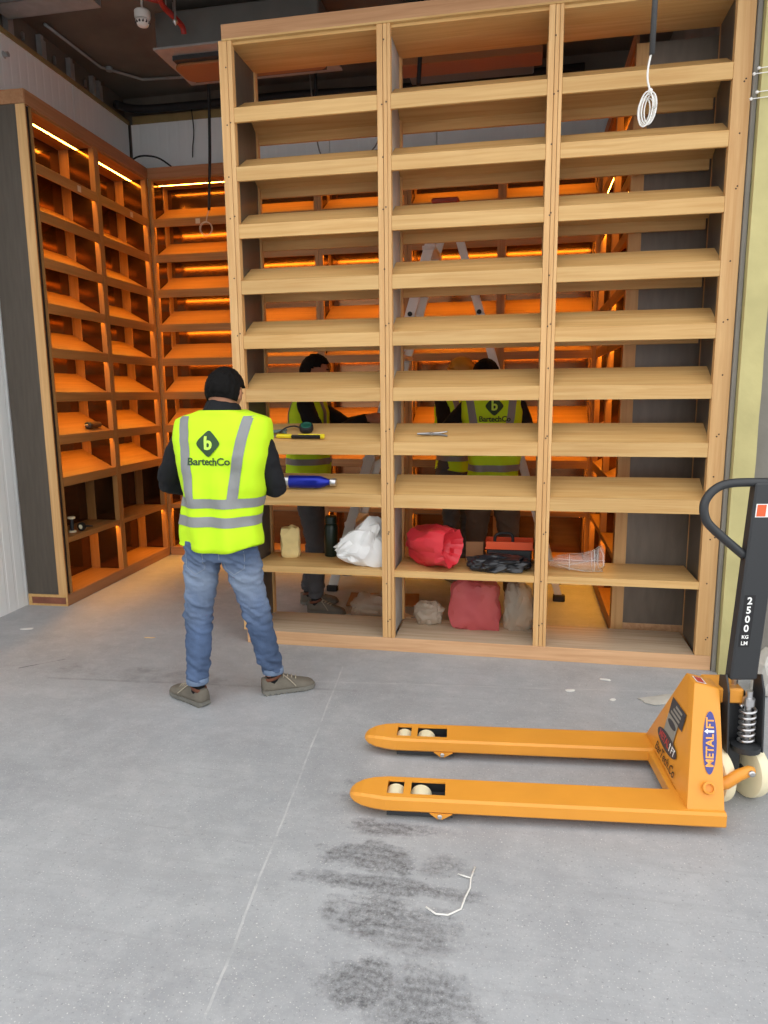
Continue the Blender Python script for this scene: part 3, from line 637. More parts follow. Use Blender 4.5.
def make_person(loc, rz, label, J, opt):
    root = empty('person', loc, rz, label, 'person', opt.get('group'))
    vox = opt.get('vox', .008); sc_ = opt.get('h', 1)
    J = {k: V(p) for k, p in J.items()}
    tors = J['tors']                       # (cx, cy) shift of the chest
    lean = J.get('lean', V((0, 0, 0)))     # shift of shoulders relative to pelvis
    zp, zs = J['hipl'].z, J['shl'].z
    def tc(z):
        t = (z-zp)/(zs-zp); return V((J['pel'].x + (tors.x-J['pel'].x)*t, J['pel'].y + (tors.y-J['pel'].y)*t + J['pel'].z*0, z))
    bx = opt.get('build', 1)
    TAB = [(zp-.07, .15, .10), (zp+.0, .165, .115), (zp+.12, .155, .105), (zp+.22, .15, .10), (zp+.36, .165, .115), (zp+.48, .175, .115), (zs-.02, .17, .10), (zs+.045, .10, .075), (zs+.075, .06, .055)]
    def torso(m, g, z0, z1):
        k = 16; m.rings([sring(tc(z0+(z1-z0)*i/k), lerpk(TAB, z0+(z1-z0)*i/k)[0]*bx+g, lerpk(TAB, z0+(z1-z0)*i/k)[1]*bx+g) for i in range(k+1)])
    # ---- body
    m = MB(); torso(m, -.012, zp-.07, zs+.075)
    neck = J['neck']; head = J['head']
    m.limb([neck-V((0, 0, .05)), neck.lerp(head, .6)], [.056, .052], 16)
    hp, hy = opt.get('nod', 0), opt.get('turn', 0)
    HM = Matrix.Rotation(hy, 3, 'Z') @ Matrix.Rotation(-hp, 3, 'X')
    def hd(p): return head + HM @ V(p)
    rings = []
    for i in range(1, 18):
        a = math.pi*i/18; r = []
        for j in range(24):
            t = 2*math.pi*j/24; x, y, z = math.sin(a)*math.cos(t), math.sin(a)*math.sin(t), -math.cos(a)
            jaw = max(0, -z)*max(0, .4+y)
            px, py, pz = .083*x*(1-.28*jaw), .098*y*(1-.10*max(0, -z)) - (.012 if z < -.5 and y < 0 else 0)*0, .116*z
            if z < -.2 and y < 0: py *= 1+.28*z*.8
            r.append(hd((px, py, pz)))
        rings.append(r)
    m.rings(rings)
    m.limb([hd((0, .088, .012)), hd((0, .106, -.018)), hd((0, .112, -.032))], [.008, .012, .014], 8)      # nose
    m.limb([hd((-.012, .090, -.062)), hd((.012, .090, -.062))], [.010, .010], 8)                          # mouth
    m.limb([hd((-.012, .075, -.1)), hd((.012, .075, -.1))], [.020, .020], 8)                              # chin
    m.limb([hd((-.045, .078, .03)), hd((0, .093, .028)), hd((.045, .078, .03))], [.010, .009, .010], 8)   # brow
    for s in (-1, 1):
        m.ell(hd((s*.086, -.008, -.008)), (.009, .021, .034), HM, 10, 8)
    for s, q in ((-1, 'l'), (1, 'r')):
        sh, el, wr_ = J['sh'+q], J['el'+q], J['wr'+q]
        m.limb([sh, sh.lerp(el, .5), el, el.lerp(wr_, .35), wr_], [.05, .045, .039, .04, .026], 12)
        hd_ = J.get('hd'+q, (wr_-el)); hand(m, wr_, hd_, J.get('pn'+q, V((-s*.6, 0, -.6))), opt.get('grip', .8), s)
        hi, kn, an = J['hip'+q], J['kn'+q], J['an'+q]
        m.limb([hi, hi.lerp(kn, .5), kn, kn.lerp(an, .35), an], [.082, .07, .052, .052, .034], 14)
        td = J['toe'+q].normalized()
        m.limb([an-V((0, 0, .045))-td*.03, an-V((0, 0, .05))+td*.08, an-V((0, 0, .062))+td*.16], [.03, .033, .024], 10)
    body = link('body', remesh(m, vox, 2), SKIN, root, True)
    # ---- face
    for s in (-1, 1):
        e = MB().ell(hd((s*.031, .081, .008)), (.0125, .0125, .0125), None, 12, 8).obj('eye', EYEW, root, True)
        MB().ell(hd((s*.031, .0915, .008)), (.005, .0035, .005), HM, 10, 6).obj('iris', IRIS, e, True)
        MB().limb([hd((s*.016, .098, .033)), hd((s*.048, .086, .034))], [.005, .004], 6).obj('eyebrow', HAIR, root, True)
    MB().limb([hd((-.022, .092, -.064)), hd((0, .0995, -.063)), hd((.022, .092, -.064))], [.003, .0045, .003], 6).obj('lips', LIPM, root, True)
    # ---- hair (short) or helmet
    def hairline(x, y, z):      # unit directions on the head
        if y > .45: return z > .52
        if y > -.15: return z > .30 - (.1 if y < 0 else 0)
        return z > -.40
    m = MB(); N1, N2 = 64, 96; keep = {}
    vs = []; idx = {}
    for i in range(1, N1):
        for j in range(N2):
            a = math.pi*i/N1; t = 2*math.pi*j/N2; x, y, z = math.sin(a)*math.cos(t), math.sin(a)*math.sin(t), -math.cos(a)
            g = (1.19 if z > .25 else 1.19+.16*(z-.25)) + .035*fbm(V((x*6, y*6, z*2.5+loc[0]))) + .022*noise.noise(V((x*22, y*22, z*7))) + .03*noise.noise(V((x*48, y*48, z*14)))
            py = .098*y*(1-.10*max(0, -z))
            if z < -.2 and y < 0: py *= 1+.28*z*.8
            idx[i, j] = len(vs); vs.append(hd((.084*x*g, py*g, .116*z*(g*.985))))
            keep[i, j] = hairline(x, y, z)
    tops = len(vs); vs.append(hd((0, 0, .116*1.12)))
    fs = []
    for i in range(1, N1-1):
        for j in range(N2):
            k = (j+1) % N2
            if keep[i, j] and keep[i, k] and keep[i+1, j] and keep[i+1, k]: fs.append((idx[i, j], idx[i, k], idx[i+1, k], idx[i+1, j]))
    for j in range(N2): fs.append((idx[N1-1, j], idx[N1-1, (j+1) % N2], tops))
    h = m.add(vs, fs).obj('hair', HAIR, root, True)
    md = h.modifiers.new('s', 'SOLIDIFY'); md.thickness = .016; md.offset = -1
    if opt.get('helmet'):
        R_ = .132
        hm = MB().rings([[hd((.108*math.cos(2*math.pi*j/32)*math.cos(a), .130*math.sin(2*math.pi*j/32)*math.cos(a)-.005, .035+.115*math.sin(a))) for j in range(32)] for a in [0, .25, .5, .75, 1.0, 1.25, 1.5]]).obj('helmet', HELMET, root, True)
        MB().rings([[hd((.112*k*math.cos(2*math.pi*j/32), (.134+.03*max(0, math.sin(2*math.pi*j/32)))*k*math.sin(2*math.pi*j/32)-.005, zz)) for j in range(32)] for k, zz in ((.96, .034), (1.06, .03), (1.06, .036), (.96, .042))]).obj('brim', HELMET, hm, True)
    # ---- shirt
    m = MB(); torso(m, .006, zp+opt.get('shirt_hem', .02), zs+.06)
    for s, q in ((-1, 'l'), (1, 'r')):
        sh, el, wr_ = J['sh'+q], J['el'+q], J['wr'+q]
        m.limb([sh, sh.lerp(el, .4), el.lerp(sh, .12), el, el.lerp(wr_, .3), wr_.lerp(el, .06)], [.064, .065, .060, .056, .057, .040], 14)
    m.limb([neck-V((0, 0, .06)), neck-V((0, 0, .0)), neck.lerp(head, .10)], [.085, .112, .108], 20)
    me = remesh(m, vox+.001, 3)
    displace(me, lambda p: .007*noise.noise(V((p.x*11, p.y*11, p.z*17))) + .004*noise.noise(p*31))
    link('shirt', me, SHIRT, root, True)
    # ---- trousers
    m = MB(); torso(m, .012, zp-.075, zp+.10)
    for s, q in ((-1, 'l'), (1, 'r')):
        hi, kn, an = J['hip'+q], J['kn'+q], J['an'+q]
        m.limb([hi+V((0, 0, .02)), hi.lerp(kn, .35), hi.lerp(kn, .72), kn, kn.lerp(an, .3), kn.lerp(an, .7), an+V((0, 0, .06))], [.098, .093, .078, .071, .069, .062, .056], 18)
        m.ell(hi+V((0, -.035, .0)), (.088, .085, .10), None, 14, 10)
    me = remesh(m, vox, 2)
    fold = opt.get('fold', 1)
    def crease(p):
        kz = min(abs(p.z-J['knl'].z), abs(p.z-.16), abs(p.z-zp+.10)); amp = .006 + .012*max(0, 1-kz/.14)
        return fold*amp*(noise.noise(V((p.x*9, p.y*9, p.z*38+p.x*24))) + .5*noise.noise(V((p.x*20, p.y*20, p.z*60))))
    displace(me, crease)
    tr = link('jeans' if opt.get('jeans') else 'trousers', me, opt.get('trouser_mat', GTROU), root, True)
    if opt.get('jeans'):
        # stitched back pockets and turned cuffs
        bvh = None
        from mathutils.bvhtree import BVHTree
        bvh = BVHTree.FromPolygons([v.co for v in me.vertices], [p.vertices[:] for p in me.polygons])
        STI = mat('pale_stitch', lin(140, 148, 156), .8)
        for s in (-1, 1):
            cx = (J['hipl'] if s < 0 else J['hipr']).x + s*.01
            path = [(cx-s*.058, zp+.0), (cx-s*.05, zp-.115), (cx, zp-.145), (cx+s*.055, zp-.11), (cx+s*.062, zp)]
            pts = []
            for k in range(len(path)-1):
                for t in range(6):
                    x = path[k][0]+(path[k+1][0]-path[k][0])*t/6; z = path[k][1]+(path[k+1][1]-path[k][1])*t/6
                    hit = bvh.ray_cast(V((x, -1, z)), V((0, 1, 0)))
                    if hit[0]: pts.append(hit[0]+V((0, -.001, 0)))
            if len(pts) > 3: MB().tube(pts, .0014, 5).obj('pocket_stitch', STI, tr)
        for q in 'lr':
            an = J['an'+q]; MB().lathe([(.052, 0), (.057, .003), (.0575, .03), (.054, .034)], 20, an+V((0, 0, .018))).obj('cuff', mat('cuff_denim', lin(112, 130, 156), .85, var=.15, vscale=20), tr, True)
    # ---- shoes
    for q in 'lr':
        an = J['an'+q]; td = J['toe'+q]; ang = math.atan2(td.y, td.x)
        shoe = make_shoe(root); shoe.location = (an.x-.062*math.cos(ang), an.y-.062*math.sin(ang), 0); shoe.rotation_euler = (0, 0, ang)
        MB().tube([an+V((0, 0, -.04)), an+V((0, 0, .06))], .036, 14).obj('sock', SHIRT, root, True)
    # ---- vest
    VT = opt['vest']
    top = zs+.10
    off = opt.get('vest_dx', 0)
    VTAB = [(VT['hem'], VT['wh'], .150), (VT['hem']+.13, VT['wh']-.004, .146), (zp+.26, VT['wh']-.002, .142), (zs-.12, VT['ws']-.01, .148), (zs-.04, VT['ws'], .138), (zs+.03, VT['ws']-.004, .115), (zs+.062, VT['ws']-.014, .10), (zs+.08, .17, .098), (zs+.10, .115, .098)]
    def ds(x, z):
        k = max(0, min(1, (zs-.05-z)/.15))
        return k*(.013*math.sin(x*38+2.1*noise.noise(V((x*3, 0, z*4)))+z*5) + .018*noise.noise(V((x*7, 3.7, z*9)))) + .003*noise.noise(V((x*25, 1, z*25)))
    NE = 2.7
    def vp(th, z, e=0):
        a, b = lerpk(VTAB, z); c = tc(z) + V((off, 0, 0)); ct, st = math.cos(th), math.sin(th)
        x = a*math.copysign(abs(ct)**(2/NE), ct); y = b*math.copysign(abs(st)**(2/NE), st)
        nrm_ = V((x/a/a, y/b/b, 0)).normalized(); zz = z
        if z <= VT['hem']+1e-6: zz = z + .012*math.cos(th*2) + (.012 if st < 0 else 0)*abs(ct)
        return V((c.x+x, c.y+y, zz)) + nrm_*(ds(x, z)+e)
    def back(x, z, e=.003):
        a, b = lerpk(VTAB, z); c = tc(z) + V((off, 0, 0)); dx = x-c.x
        k = min(.999, abs(dx)/a); y = -b*(1-k**NE)**(1/NE)
        nrm_ = V((dx/a/a, y/b/b, 0)).normalized()
        return V((c.x+dx, c.y+y, z)) + nrm_*(ds(dx, z)+e)
    nz_ = 46; zs_ = [VT['hem'] + (zs+.10-VT['hem'])*i/nz_ for i in range(nz_+1)]
    vo = MB().rings([[vp(2*math.pi*j/72, z) for j in range(72)] for z in zs_], cap=False).obj('vest', VEST, root, True)
    md = vo.modifiers.new('s', 'SOLIDIFY'); md.thickness = .004; md.offset = -1
    for z0, z1 in VT['bands']:
        MB().rings([[vp(2*math.pi*j/96, z0+(z1-z0)*i/4, .0035) for j in range(96)] for i in range(5)], cap=False).obj('reflective_stripe', REFL, vo, True)
    zb = max(b_[0] for b_ in VT['bands'])+.002
    ztop = zs+.072
    for s in (-1, 1):
        def sp(u, v_, s=s):
            z = zb + (ztop-zb)*v_; cxx = tc(z).x + off
            x = cxx + s*(VT['s0'] + (VT['s1']-VT['s0'])*(v_**1.3)) + (u-.5)*.052
            return back(x, z, .0035)
        MB().grid(sp, 6, 30).obj('reflective_stripe', REFL, vo, True)
        def fp(u, v_, s=s):
            p = sp(u, v_); c = tc(p.z); return V((p.x, 2*c.y-p.y, p.z))
        MB().grid(fp, 6, 30).obj('reflective_stripe', REFL, vo, True)
    if VT.get('logo'):
        lz, lx = VT['logo'][1], VT['logo'][0]; rr = .068
        def dm(u, v_):
            a, b = u*2-1, v_*2-1
            # rounded square turned by 45 degrees
            k = 1-.12*(abs(a)**4*abs(b)**4); a, b = a*k, b*k
            return back(lx+(a-b)*rr*.5, lz+(a+b)*rr*.5*1.06, .0045)
        MB().grid(dm, 8, 8).obj('logo_diamond', LOGO, vo, True)
        link('logo_letter', place(text_mesh('b', .088, bold=.003, cut=.012), lambda c: back(lx+c.x, lz+c.y, .0062)), LOGOB, vo)
        link('lettering', place(text_mesh('BartechCo', .051, spacing=.96, bold=.0012, cut=.012), lambda c: back(lx+.004+c.x, lz-.088+c.y, .0050)), LOGO, vo)
    return root
_shoe = {}
def make_shoe(parent):
    """local x forward from the heel, a low suede work shoe"""
    names = ('shoe', 'sole', 'lining', 'laces')
    if not _shoe:
        ST_ = [(0, .026, .062, .090), (.012, .034, .02, .094), (.045, .039, .02, .088), (.085, .041, .02, .092), (.12, .042, .02, .098), (.15, .045, .02, .086), (.19, .048, .02, .070), (.23, .047, .02, .060), (.26, .040, .02, .052), (.278, .028, .02, .042), (.286, .012, .022, .032)]
        rings = []
        for x, hw, zb, zt in ST_:
            r = []
            for k in range(15):
                t = math.pi*k/14; r.append(V((x, hw*math.copysign(abs(math.cos(t))**.62, math.cos(t)), .02+(zt-.02)*math.sin(t)**.72)))
            rings.append(r)
        up = MB().rings(rings, cap=True)
        _shoe['shoe'] = up
        out = [(x, hw*1.06) for x, hw, _, _ in ST_]; poly = [(-.004, 0)] + [(x, -h) for x, h in out] + [(.293, 0)] + [(x, h) for x, h in reversed(out)]
        so = MB().prism(poly, 2, .008, .027)
        for k in range(9):
            x = .012+k*.030; hw = .036 if k < 8 else .026
            so.box(x, x+.02, -hw-.004, hw+.004, 0, .0085)
        _shoe['sole'] = so
        _shoe['lining'] = MB().rings([[V((.056+.047*k*math.cos(2*math.pi*j/20), .036*k*math.sin(2*math.pi*j/20), z+.012*math.cos(2*math.pi*j/20))) for j in range(20)] for k, z in ((1.04, .082), (1.06, .096), (.92, .101), (.84, .094))])
        la = MB()
        for k in range(4):
            x = .112+k*.022; z = .100-k*.0075
            la.tube([(x, -.026, z-.012), (x+.004, -.012, z), (x+.008, .012, z), (x+.01, .026, z-.012)], .0032, 6)
        la.tube(catmull([(.112, .01, .1), (.12, .036, .088), (.15, .05, .06), (.17, .052, .045)], 4), .0026, 6).tube(catmull([(.112, -.01, .1), (.13, -.036, .09), (.16, -.05, .06), (.175, -.053, .04)], 4), .0026, 6)
        _shoe['laces'] = la
    s = _shoe['shoe'].obj('shoe', SHOE, parent, True)
    _shoe['sole'].obj('sole', SOLE, s); _shoe['lining'].obj('lining', LINING, s, True); _shoe['laces'].obj('laces', LACE, s, True)
    return s
PJ = dict(pel=(-.02, 0, .86), tors=(.0, .03, 0), hipl=(-.105, 0, .845), hipr=(.075, .0, .845), knl=(-.155, .0, .455), knr=(.145, .065, .46), anl=(-.14, -.085, .095), anr=(.205, .11, .095),
          toel=(-.86, .45, 0), toer=(.86, .5, 0), shl=(-.175, .03, 1.425), shr=(.195, .03, 1.425), ell=(-.325, .06, 1.15), elr=(.275, .07, 1.135), wrl=(-.14, .27, 1.10), wrr=(.15, .28, 1.12),
          neck=(.008, .045, 1.475), head=(.018, .075, 1.605), hdl=(.5, .5, .15), hdr=(-.5, .5, .15), pnl=(.3, .2, -.8), pnr=(-.3, .2, -.8))
make_person((.255, -.83, 0), 0, 'man from behind in lime hi-vis vest, blue jeans and grey work shoes', PJ,
            dict(vest=dict(hem=.835, wh=.214, ws=.258, bands=((.955, 1.005), (1.048, 1.095)), s0=.105, s1=.168, logo=(.0, 1.365)), jeans=True, trouser_mat=DENIM, nod=.35, turn=-.12, vest_dx=.018, vox=.007, grip=.9))
# men at work in the space behind the bookcase
P2 = dict(pel=(0, 0, .95), tors=(.0, .02, 0), hipl=(-.09, 0, .94), hipr=(.09, 0, .94), knl=(-.10, .03, .51), knr=(.10, .06, .51), anl=(-.11, -.04, .095), anr=(.12, .05, .095), toel=(-.1, 1, 0), toer=(.25, 1, 0),
          shl=(-.19, .02, 1.52), shr=(.19, .02, 1.52), ell=(-.26, .26, 1.36), elr=(.255, .13, 1.27), wrl=(-.16, .48, 1.42), wrr=(.19, .44, 1.43), neck=(0, .03, 1.60), head=(0, .07, 1.745), hdl=(0, 1, .1), hdr=(0, 1, .1), pnl=(.6, 0, -.5), pnr=(-.6, 0, -.5))
make_person((.22, .79, 0), -HALF+.15, 'dark-haired man in profile reaching towards the ladder behind the left bay', P2, dict(vest=dict(hem=1.02, wh=.185, ws=.215, bands=((1.10, 1.145), (1.20, 1.245)), s0=.09, s1=.14), nod=.1, vox=.011, shirt_hem=.0, group='workers behind the bookcase'))
P3 = dict(pel=(0, 0, .92), tors=(-.02, .06, 0), hipl=(-.09, 0, .92), hipr=(.09, 0, .92), knl=(-.12, .03, .50), knr=(.12, .03, .50), anl=(-.14, -.05, .095), anr=(.15, -.03, .095), toel=(-.3, 1, 0), toer=(.3, 1, 0),
          shl=(-.18, .06, 1.50), shr=(.16, .06, 1.50), ell=(-.35, .10, 1.30), elr=(.26, .17, 1.26), wrl=(-.27, .22, 1.45), wrr=(.12, .26, 1.28), neck=(-.035, .085, 1.56), head=(-.06, .11, 1.70), hdl=(.2, 1, .3), hdr=(-.3, 1, .1), pnl=(.6, 0, -.5), pnr=(-.6, 0, -.5))
make_person((1.56, .84, 0), .05, 'worker from behind in lime vest with green diamond logo beyond the middle bay', P3, dict(vest=dict(hem=1.0, wh=.19, ws=.215, bands=((1.06, 1.105), (1.17, 1.215)), s0=.10, s1=.15, logo=(0., 1.505)), nod=.3, turn=.3, vox=.011, trouser_mat=mat('brown_trousers', lin(92, 74, 58), .85, bump=.3, bscale=100, var=.1), group='workers behind the bookcase'))
P4 = dict(P2); P4.update(dict(head=(0, .06, 1.745), neck=(0, .03, 1.60), shl=(-.18, .02, 1.53), shr=(.18, .02, 1.53), elr=(.26, .16, 1.25), ell=(-.26, .16, 1.25), wrl=(-.12, .34, 1.30), wrr=(.12, .34, 1.30), hdl=(.3, 1, 0), hdr=(-.3, 1, 0)))
make_person((1.20, 1.90, 0), -2.3, 'worker in an ochre safety helmet standing deepest behind the middle bay', P4, dict(vest=dict(hem=.95, wh=.185, ws=.215, bands=((1.03, 1.075), (1.13, 1.175)), s0=.09, s1=.14), nod=.2, helmet=True, vox=.011, group='workers behind the bookcase'))
# ------------------------------------------------------------------ ladder
def beam(m, p0, p1, side, w_, d_):
    p0, p1 = V(p0), V(p1); t = (p1-p0).normalized(); s = V(side); s = (s - t*s.dot(t)).normalized(); q = t.cross(s)
    rg = [[p + s*a*w_/2 + q*b*d_/2 for a, b in ((-1, -1), (1, -1), (1, 1), (-1, 1))] for p in (p0, p1)]
    return m.rings(rg)
L_ = empty('step_ladder', (1.16, 1.52, 0), 0, 'aluminium step ladder standing open behind the two left bays', 'ladder')
def lp(x, y, z): return V((x-1.16, y-1.4, z))
for y, yt in ((1.15, 1.2), (1.66, 1.58)):
    for (xb, xt, w_) in ((.25, 1.135, .075), (2.06, 1.185, .052)):
        m = MB(); s0, s1 = lp(xb, y, .03), lp(xt, yt, 2.98)
        ax = (s1-s0).normalized(); q = ax.cross(V((0, 1, 0)))
        beam(m, s0, s1, (1, 0, 0), w_, .006); 
        for sg in (-1, 1): beam(m, s0+V((sg*(w_/2-.003), .012 if y < 1.4 else -.012, 0)), s1+V((sg*(w_/2-.003), .012 if y < 1.4 else -.012, 0)), (1, 0, 0), .006, .024)
        r = m.obj('rail', ALU, L_)
        MB().box(-.045, .045, -.025, .025, 0, .05).obj('rubber_foot', BLACKR, r, bevel=.006, loc=lp(xb, y, 0))
        p = s0.lerp(s1, .732); MB().lathe([(.018, 0), (.018, .008), (.01, .012)], 12, p+V((0, -.005 if y < 1.4 else .005, 0)), (0, -1 if y < 1.4 else 1, 0)).obj('joint_bolt', BLACKR, r)
for k in range(10):
    t = (k+1)/11.2; x = .25+(1.135-.25)*t; z = .03+2.95*t
    MB().box(-.05, .05, -.24+.03*t, .24-.03*t, -.016, .016).obj('tread', ALU, L_, bevel=.003, loc=lp(x, 1.4, z))
for k in (2, 5, 8):
    t = k/10.2; MB().tube([lp(2.06-.875*t, 1.17, .03+2.95*t), lp(2.06-.875*t, 1.63, .03+2.95*t)], .012, 8).obj('cross_bar', ALU, L_)
MB().box(-.10, .10, -.22, .22, 2.97, 3.01).obj('top_cap', mat('ladder_cap_red', lin(150, 60, 40), .6), L_, bevel=.01)
# ------------------------------------------------------------------ tools and bags on the shelves
def slope_at(x, y, k, h=0):
    """a point on a sloping shelf of the open bookcase, h above its surface; plus the tilt"""
    z = ZK[k]+.032 + RISE*(y-.02)/(DA/2-.02); a = math.atan2(RISE, DA/2-.02)
    return V((x, y-h*math.sin(a), z+h*math.cos(a))), a
def crumple(name, c, size, m, seed, amp=.22, e=2.6, sub=4, parent=None, hf=1, squash=None, facet=True):
    bm = bmesh.new(); bmesh.ops.create_icosphere(bm, subdivisions=sub, radius=1)
    o3 = V((seed*3.7, seed*1.3, seed*7.1))
    for v in bm.verts:
        d = v.co.normalized(); k = (abs(d.x)**e + abs(d.y)**e + abs(d.z)**e)**(-1/e); p = d*k
        r = 1 - amp*(1-abs(noise.noise(p*1.6+o3))*2) - hf*amp*.55*(1-abs(noise.noise(p*3.6+o3))*2) + hf*amp*.25*noise.noise(p*8+o3)
        p = p*r
        if squash: p = squash(p)
        v.co = V((p.x*size[0]/2, p.y*size[1]/2, p.z*size[2]/2))
    zm = min(v.co.z for v in bm.verts)
    for v in bm.verts:
        if v.co.z < zm+size[2]*.10: v.co.z = zm+size[2]*.10
        v.co.z -= zm+size[2]*.10
    me = bpy.data.meshes.new(name); bm.to_mesh(me); bm.free()
    o = link(name, me, m, parent, True); me.set_sharp_from_angle(angle=math.radians(24 if facet else 60)); o.location = c
    return o
WBAG = mat('white_poly', lin(228, 228, 226), .45, 0, .4); REDBAG = mat('red_poly', lin(214, 52, 62), .42, 0, .5); BLKBAG = mat('black_poly', lin(30, 32, 36), .3, 0, .6)
CLEAR = mat('clear_film', lin(222, 220, 216), .3, 0, .5, alpha=.10); PINKF = mat('pink_film', lin(206, 96, 98), .5, 0, .4, alpha=.6); HAZEF = mat('hazy_film', lin(200, 186, 166), .4, 0, .5, alpha=.4)
b7, a7 = slope_at(.30, .078, 7, .041)
bt = empty('water_bottle', b7, 0, 'blue metal water bottle lying on the lowest sloping shelf by the man', 'bottle')
BLUE = mat('blue_lacquer', lin(26, 42, 160), .28, .5, .5)
MB().lathe([(.036, 0), (.040, .006), (.040, .20), (.038, .225), (.028, .255), (.019, .275), (.019, .288), (.0175, .288)], 28, (0, 0, 0), (1, 0, 0)).obj('body', BLUE, bt, 'auto')
MB().lathe([(.03, -.003), (.0405, .0), (.0407, .026), (.0395, .026)], 28, (0, 0, 0), (1, 0, 0)).obj('base_ring', STEEL, bt, 'auto')
MB().lathe([(.021, .289), (.024, .291), (.024, .322), (.021, .326), (.002, .326)], 24, (0, 0, 0), (1, 0, 0)).obj('cap', STEEL, bt, 'auto')
# yellow folding cutter, tape measure, grey clamp on the shelf above
p, a = slope_at(.42, .052, 6, .018); YEL = mat('yellow_plastic', lin(236, 214, 40), .4)
kn = empty('utility_knife', p, 0, 'yellow and black utility knife lying along the shelf above the blue bottle', 'knife'); kn.rotation_euler = (a, 0, -.06)
MB().box(-.17, -.072, -.012, .014, -.010, .010).obj('sleeve', YEL, kn, bevel=.005, seg=2)
MB().box(.119, .145, -.014, .014, -.011, .011).obj('end_cap', YEL, kn, bevel=.005, seg=2)
MB().box(-.07, .118, -.013, .004, -.011, .009).obj('grip', BLACKR, kn, bevel=.004, seg=2)
MB().box(-.03, .118, .005, .014, -.009, .009).obj('slider_track', YEL, kn, bevel=.002)
MB().box(-.205, -.168, -.008, .008, -.003, .003).obj('blade', STEEL, kn)
p, a = slope_at(.425, .125, 6, .008)
tm = empty('tape_measure', p, 0, 'green and black tape measure beside the yellow knife', 'tape measure'); tm.rotation_euler = (a, 0, .15)
MB().lathe([(.001, 0), (.040, 0), (.044, .006), (.044, .032), (.040, .038), (.001, .038)], 24, (0, 0, 0)).obj('case', BLACKR, tm, 'auto')
MB().lathe([(.026, .0383), (.028, .041), (.033, .041), (.034, .0383)], 24, (0, 0, 0)).obj('ring', mat('teal_plastic', lin(40, 110, 92), .45), tm, 'auto')
MB().tube(catmull([(-.04, 0, .02), (-.08, .015, .022), (-.13, .005, .016), (-.165, -.03, .006)], 5), .005, 6).obj('strap', BLACKR, tm, True)
p, a = slope_at(.245, .10, 6, .018)
gl = MB().limb([(-.06, -.01, 0), (0, 0, 0), (.05, .015, 0)], [.012, .011, .009], 10).limb([(.02, .0, 0), (.05, -.02, 0)], [.009, .007], 8).obj('spring_clamp', mat('grey_green_plastic', lin(96, 112, 104), .5), None, True)
gl.location = p; gl.rotation_euler = (a, 0, .3); tag(gl, 'grey-green spring clamp at the left end of the yellow knife', 'clamp')
p, a = slope_at(1.235, .085, 6, .013)
pl = empty('pliers', p, 0, 'small steel pliers lying on the middle bay sloping shelf', 'pliers'); pl.rotation_euler = (a, 0, .12)
for s in (-1, 1):
    MB().limb([(-.10, s*.005, 0), (-.02, s*.004, 0), (.03, s*.008, 0), (.075, s*.022, 0)], [.003, .007, .0065, .0055], 8).obj('handle', STEEL if s > 0 else mat('pliers_grey', lin(120, 120, 118), .5, .4), pl, True)
MB().lathe([(.008, -.009), (.008, .009)], 10, (-.015, 0, 0)).obj('rivet', STEEL, pl)
# flat shelf, left bay
ZF_ = .522
ch = crumple('timber_offcut', (.245, .27, ZF_), (.14, .11, .24), mat('pale_pine', lin(226, 204, 142), .8, bump=.5, bscale=25, var=.12, vscale=12), 3, .10, 6, 3)
ch.rotation_euler = (0, 0, .3); tag(ch, 'broken pale timber offcut standing on the flat shelf of the left bay', 'timber')
fl = empty('flask', (.51, .335, ZF_), 0, 'dark green vacuum flask standing between timber offcut and white bag', 'flask')
GRN = mat('dark_green_lacquer', lin(26, 40, 32), .3, .2)
MB().lathe([(.044, 0), (.047, .005), (.047, .19), (.043, .21), (.036, .222)], 28).obj('body', GRN, fl, 'auto')
MB().lathe([(.034, .222), (.040, .225), (.040, .268), (.034, .274), (.002, .275)], 24).obj('lid', GRN, fl, 'auto')
o = crumple('plastic_bag', (.745, .15, ZF_), (.35, .26, .46), WBAG, 11, .20, 2.8, 4, hf=.35, squash=lambda p: V((p.x, p.y*(1-.25*p.z), p.z*(.62+.45*p.x)+.1*p.x)))
tag(o, 'crumpled white plastic bag leaning on the post of the left bay', 'bag')
# flat shelf, middle bay: red bag with an open mouth
def pouch(name, m, path, seed, thick=.004):
    rings = []
    for i, (c, a, b, tz) in enumerate(path):
        r = []
        for j in range(40):
            t = 2*math.pi*j/40; k = 1 + .34*noise.noise(V((math.cos(t)*2.0, math.sin(t)*2.0, i*.55+seed))) + .16*noise.noise(V((math.cos(t)*5, math.sin(t)*5, i*.8+seed)))
            r.append(V((c[0]+tz*a*math.cos(t)*k*.3, c[1]+a*math.cos(t)*k, max(.002, c[2]+b*math.sin(t)*k))))
        rings.append(r)
    o = MB().rings(rings, cap=False).obj(name, m, None, True); o.data.set_sharp_from_angle(angle=math.radians(30))
    md = o.modifiers.new('s', 'SOLIDIFY'); md.thickness = thick; md.offset = -1
    return o
o = pouch('plastic_bag', REDBAG, [((-.21, .01, .150), .012, .014, 0), ((-.18, .01, .135), .07, .05, .3), ((-.12, 0, .115), .12, .10, .2), ((-.05, -.01, .105), .135, .105, .1), ((.02, -.015, .110), .13, .108, 0), ((.08, -.02, .120), .125, .112, -.3), ((.14, -.025, .125), .115, .108, -.7), ((.185, -.03, .13), .10, .096, -1.0), ((.155, -.05, .13), .085, .080, -1.0), ((.12, -.05, .125), .07, .06, -.8), ((.09, -.05, .12), .02, .02, -.5)], 4.2)
o.location = (1.235, .20, ZF_); o.rotation_euler = (0, 0, -.8); o.scale = (1.12, 1.1, 1.16); tag(o, 'crumpled bright red plastic bag with its mouth open on the middle bay', 'bag')
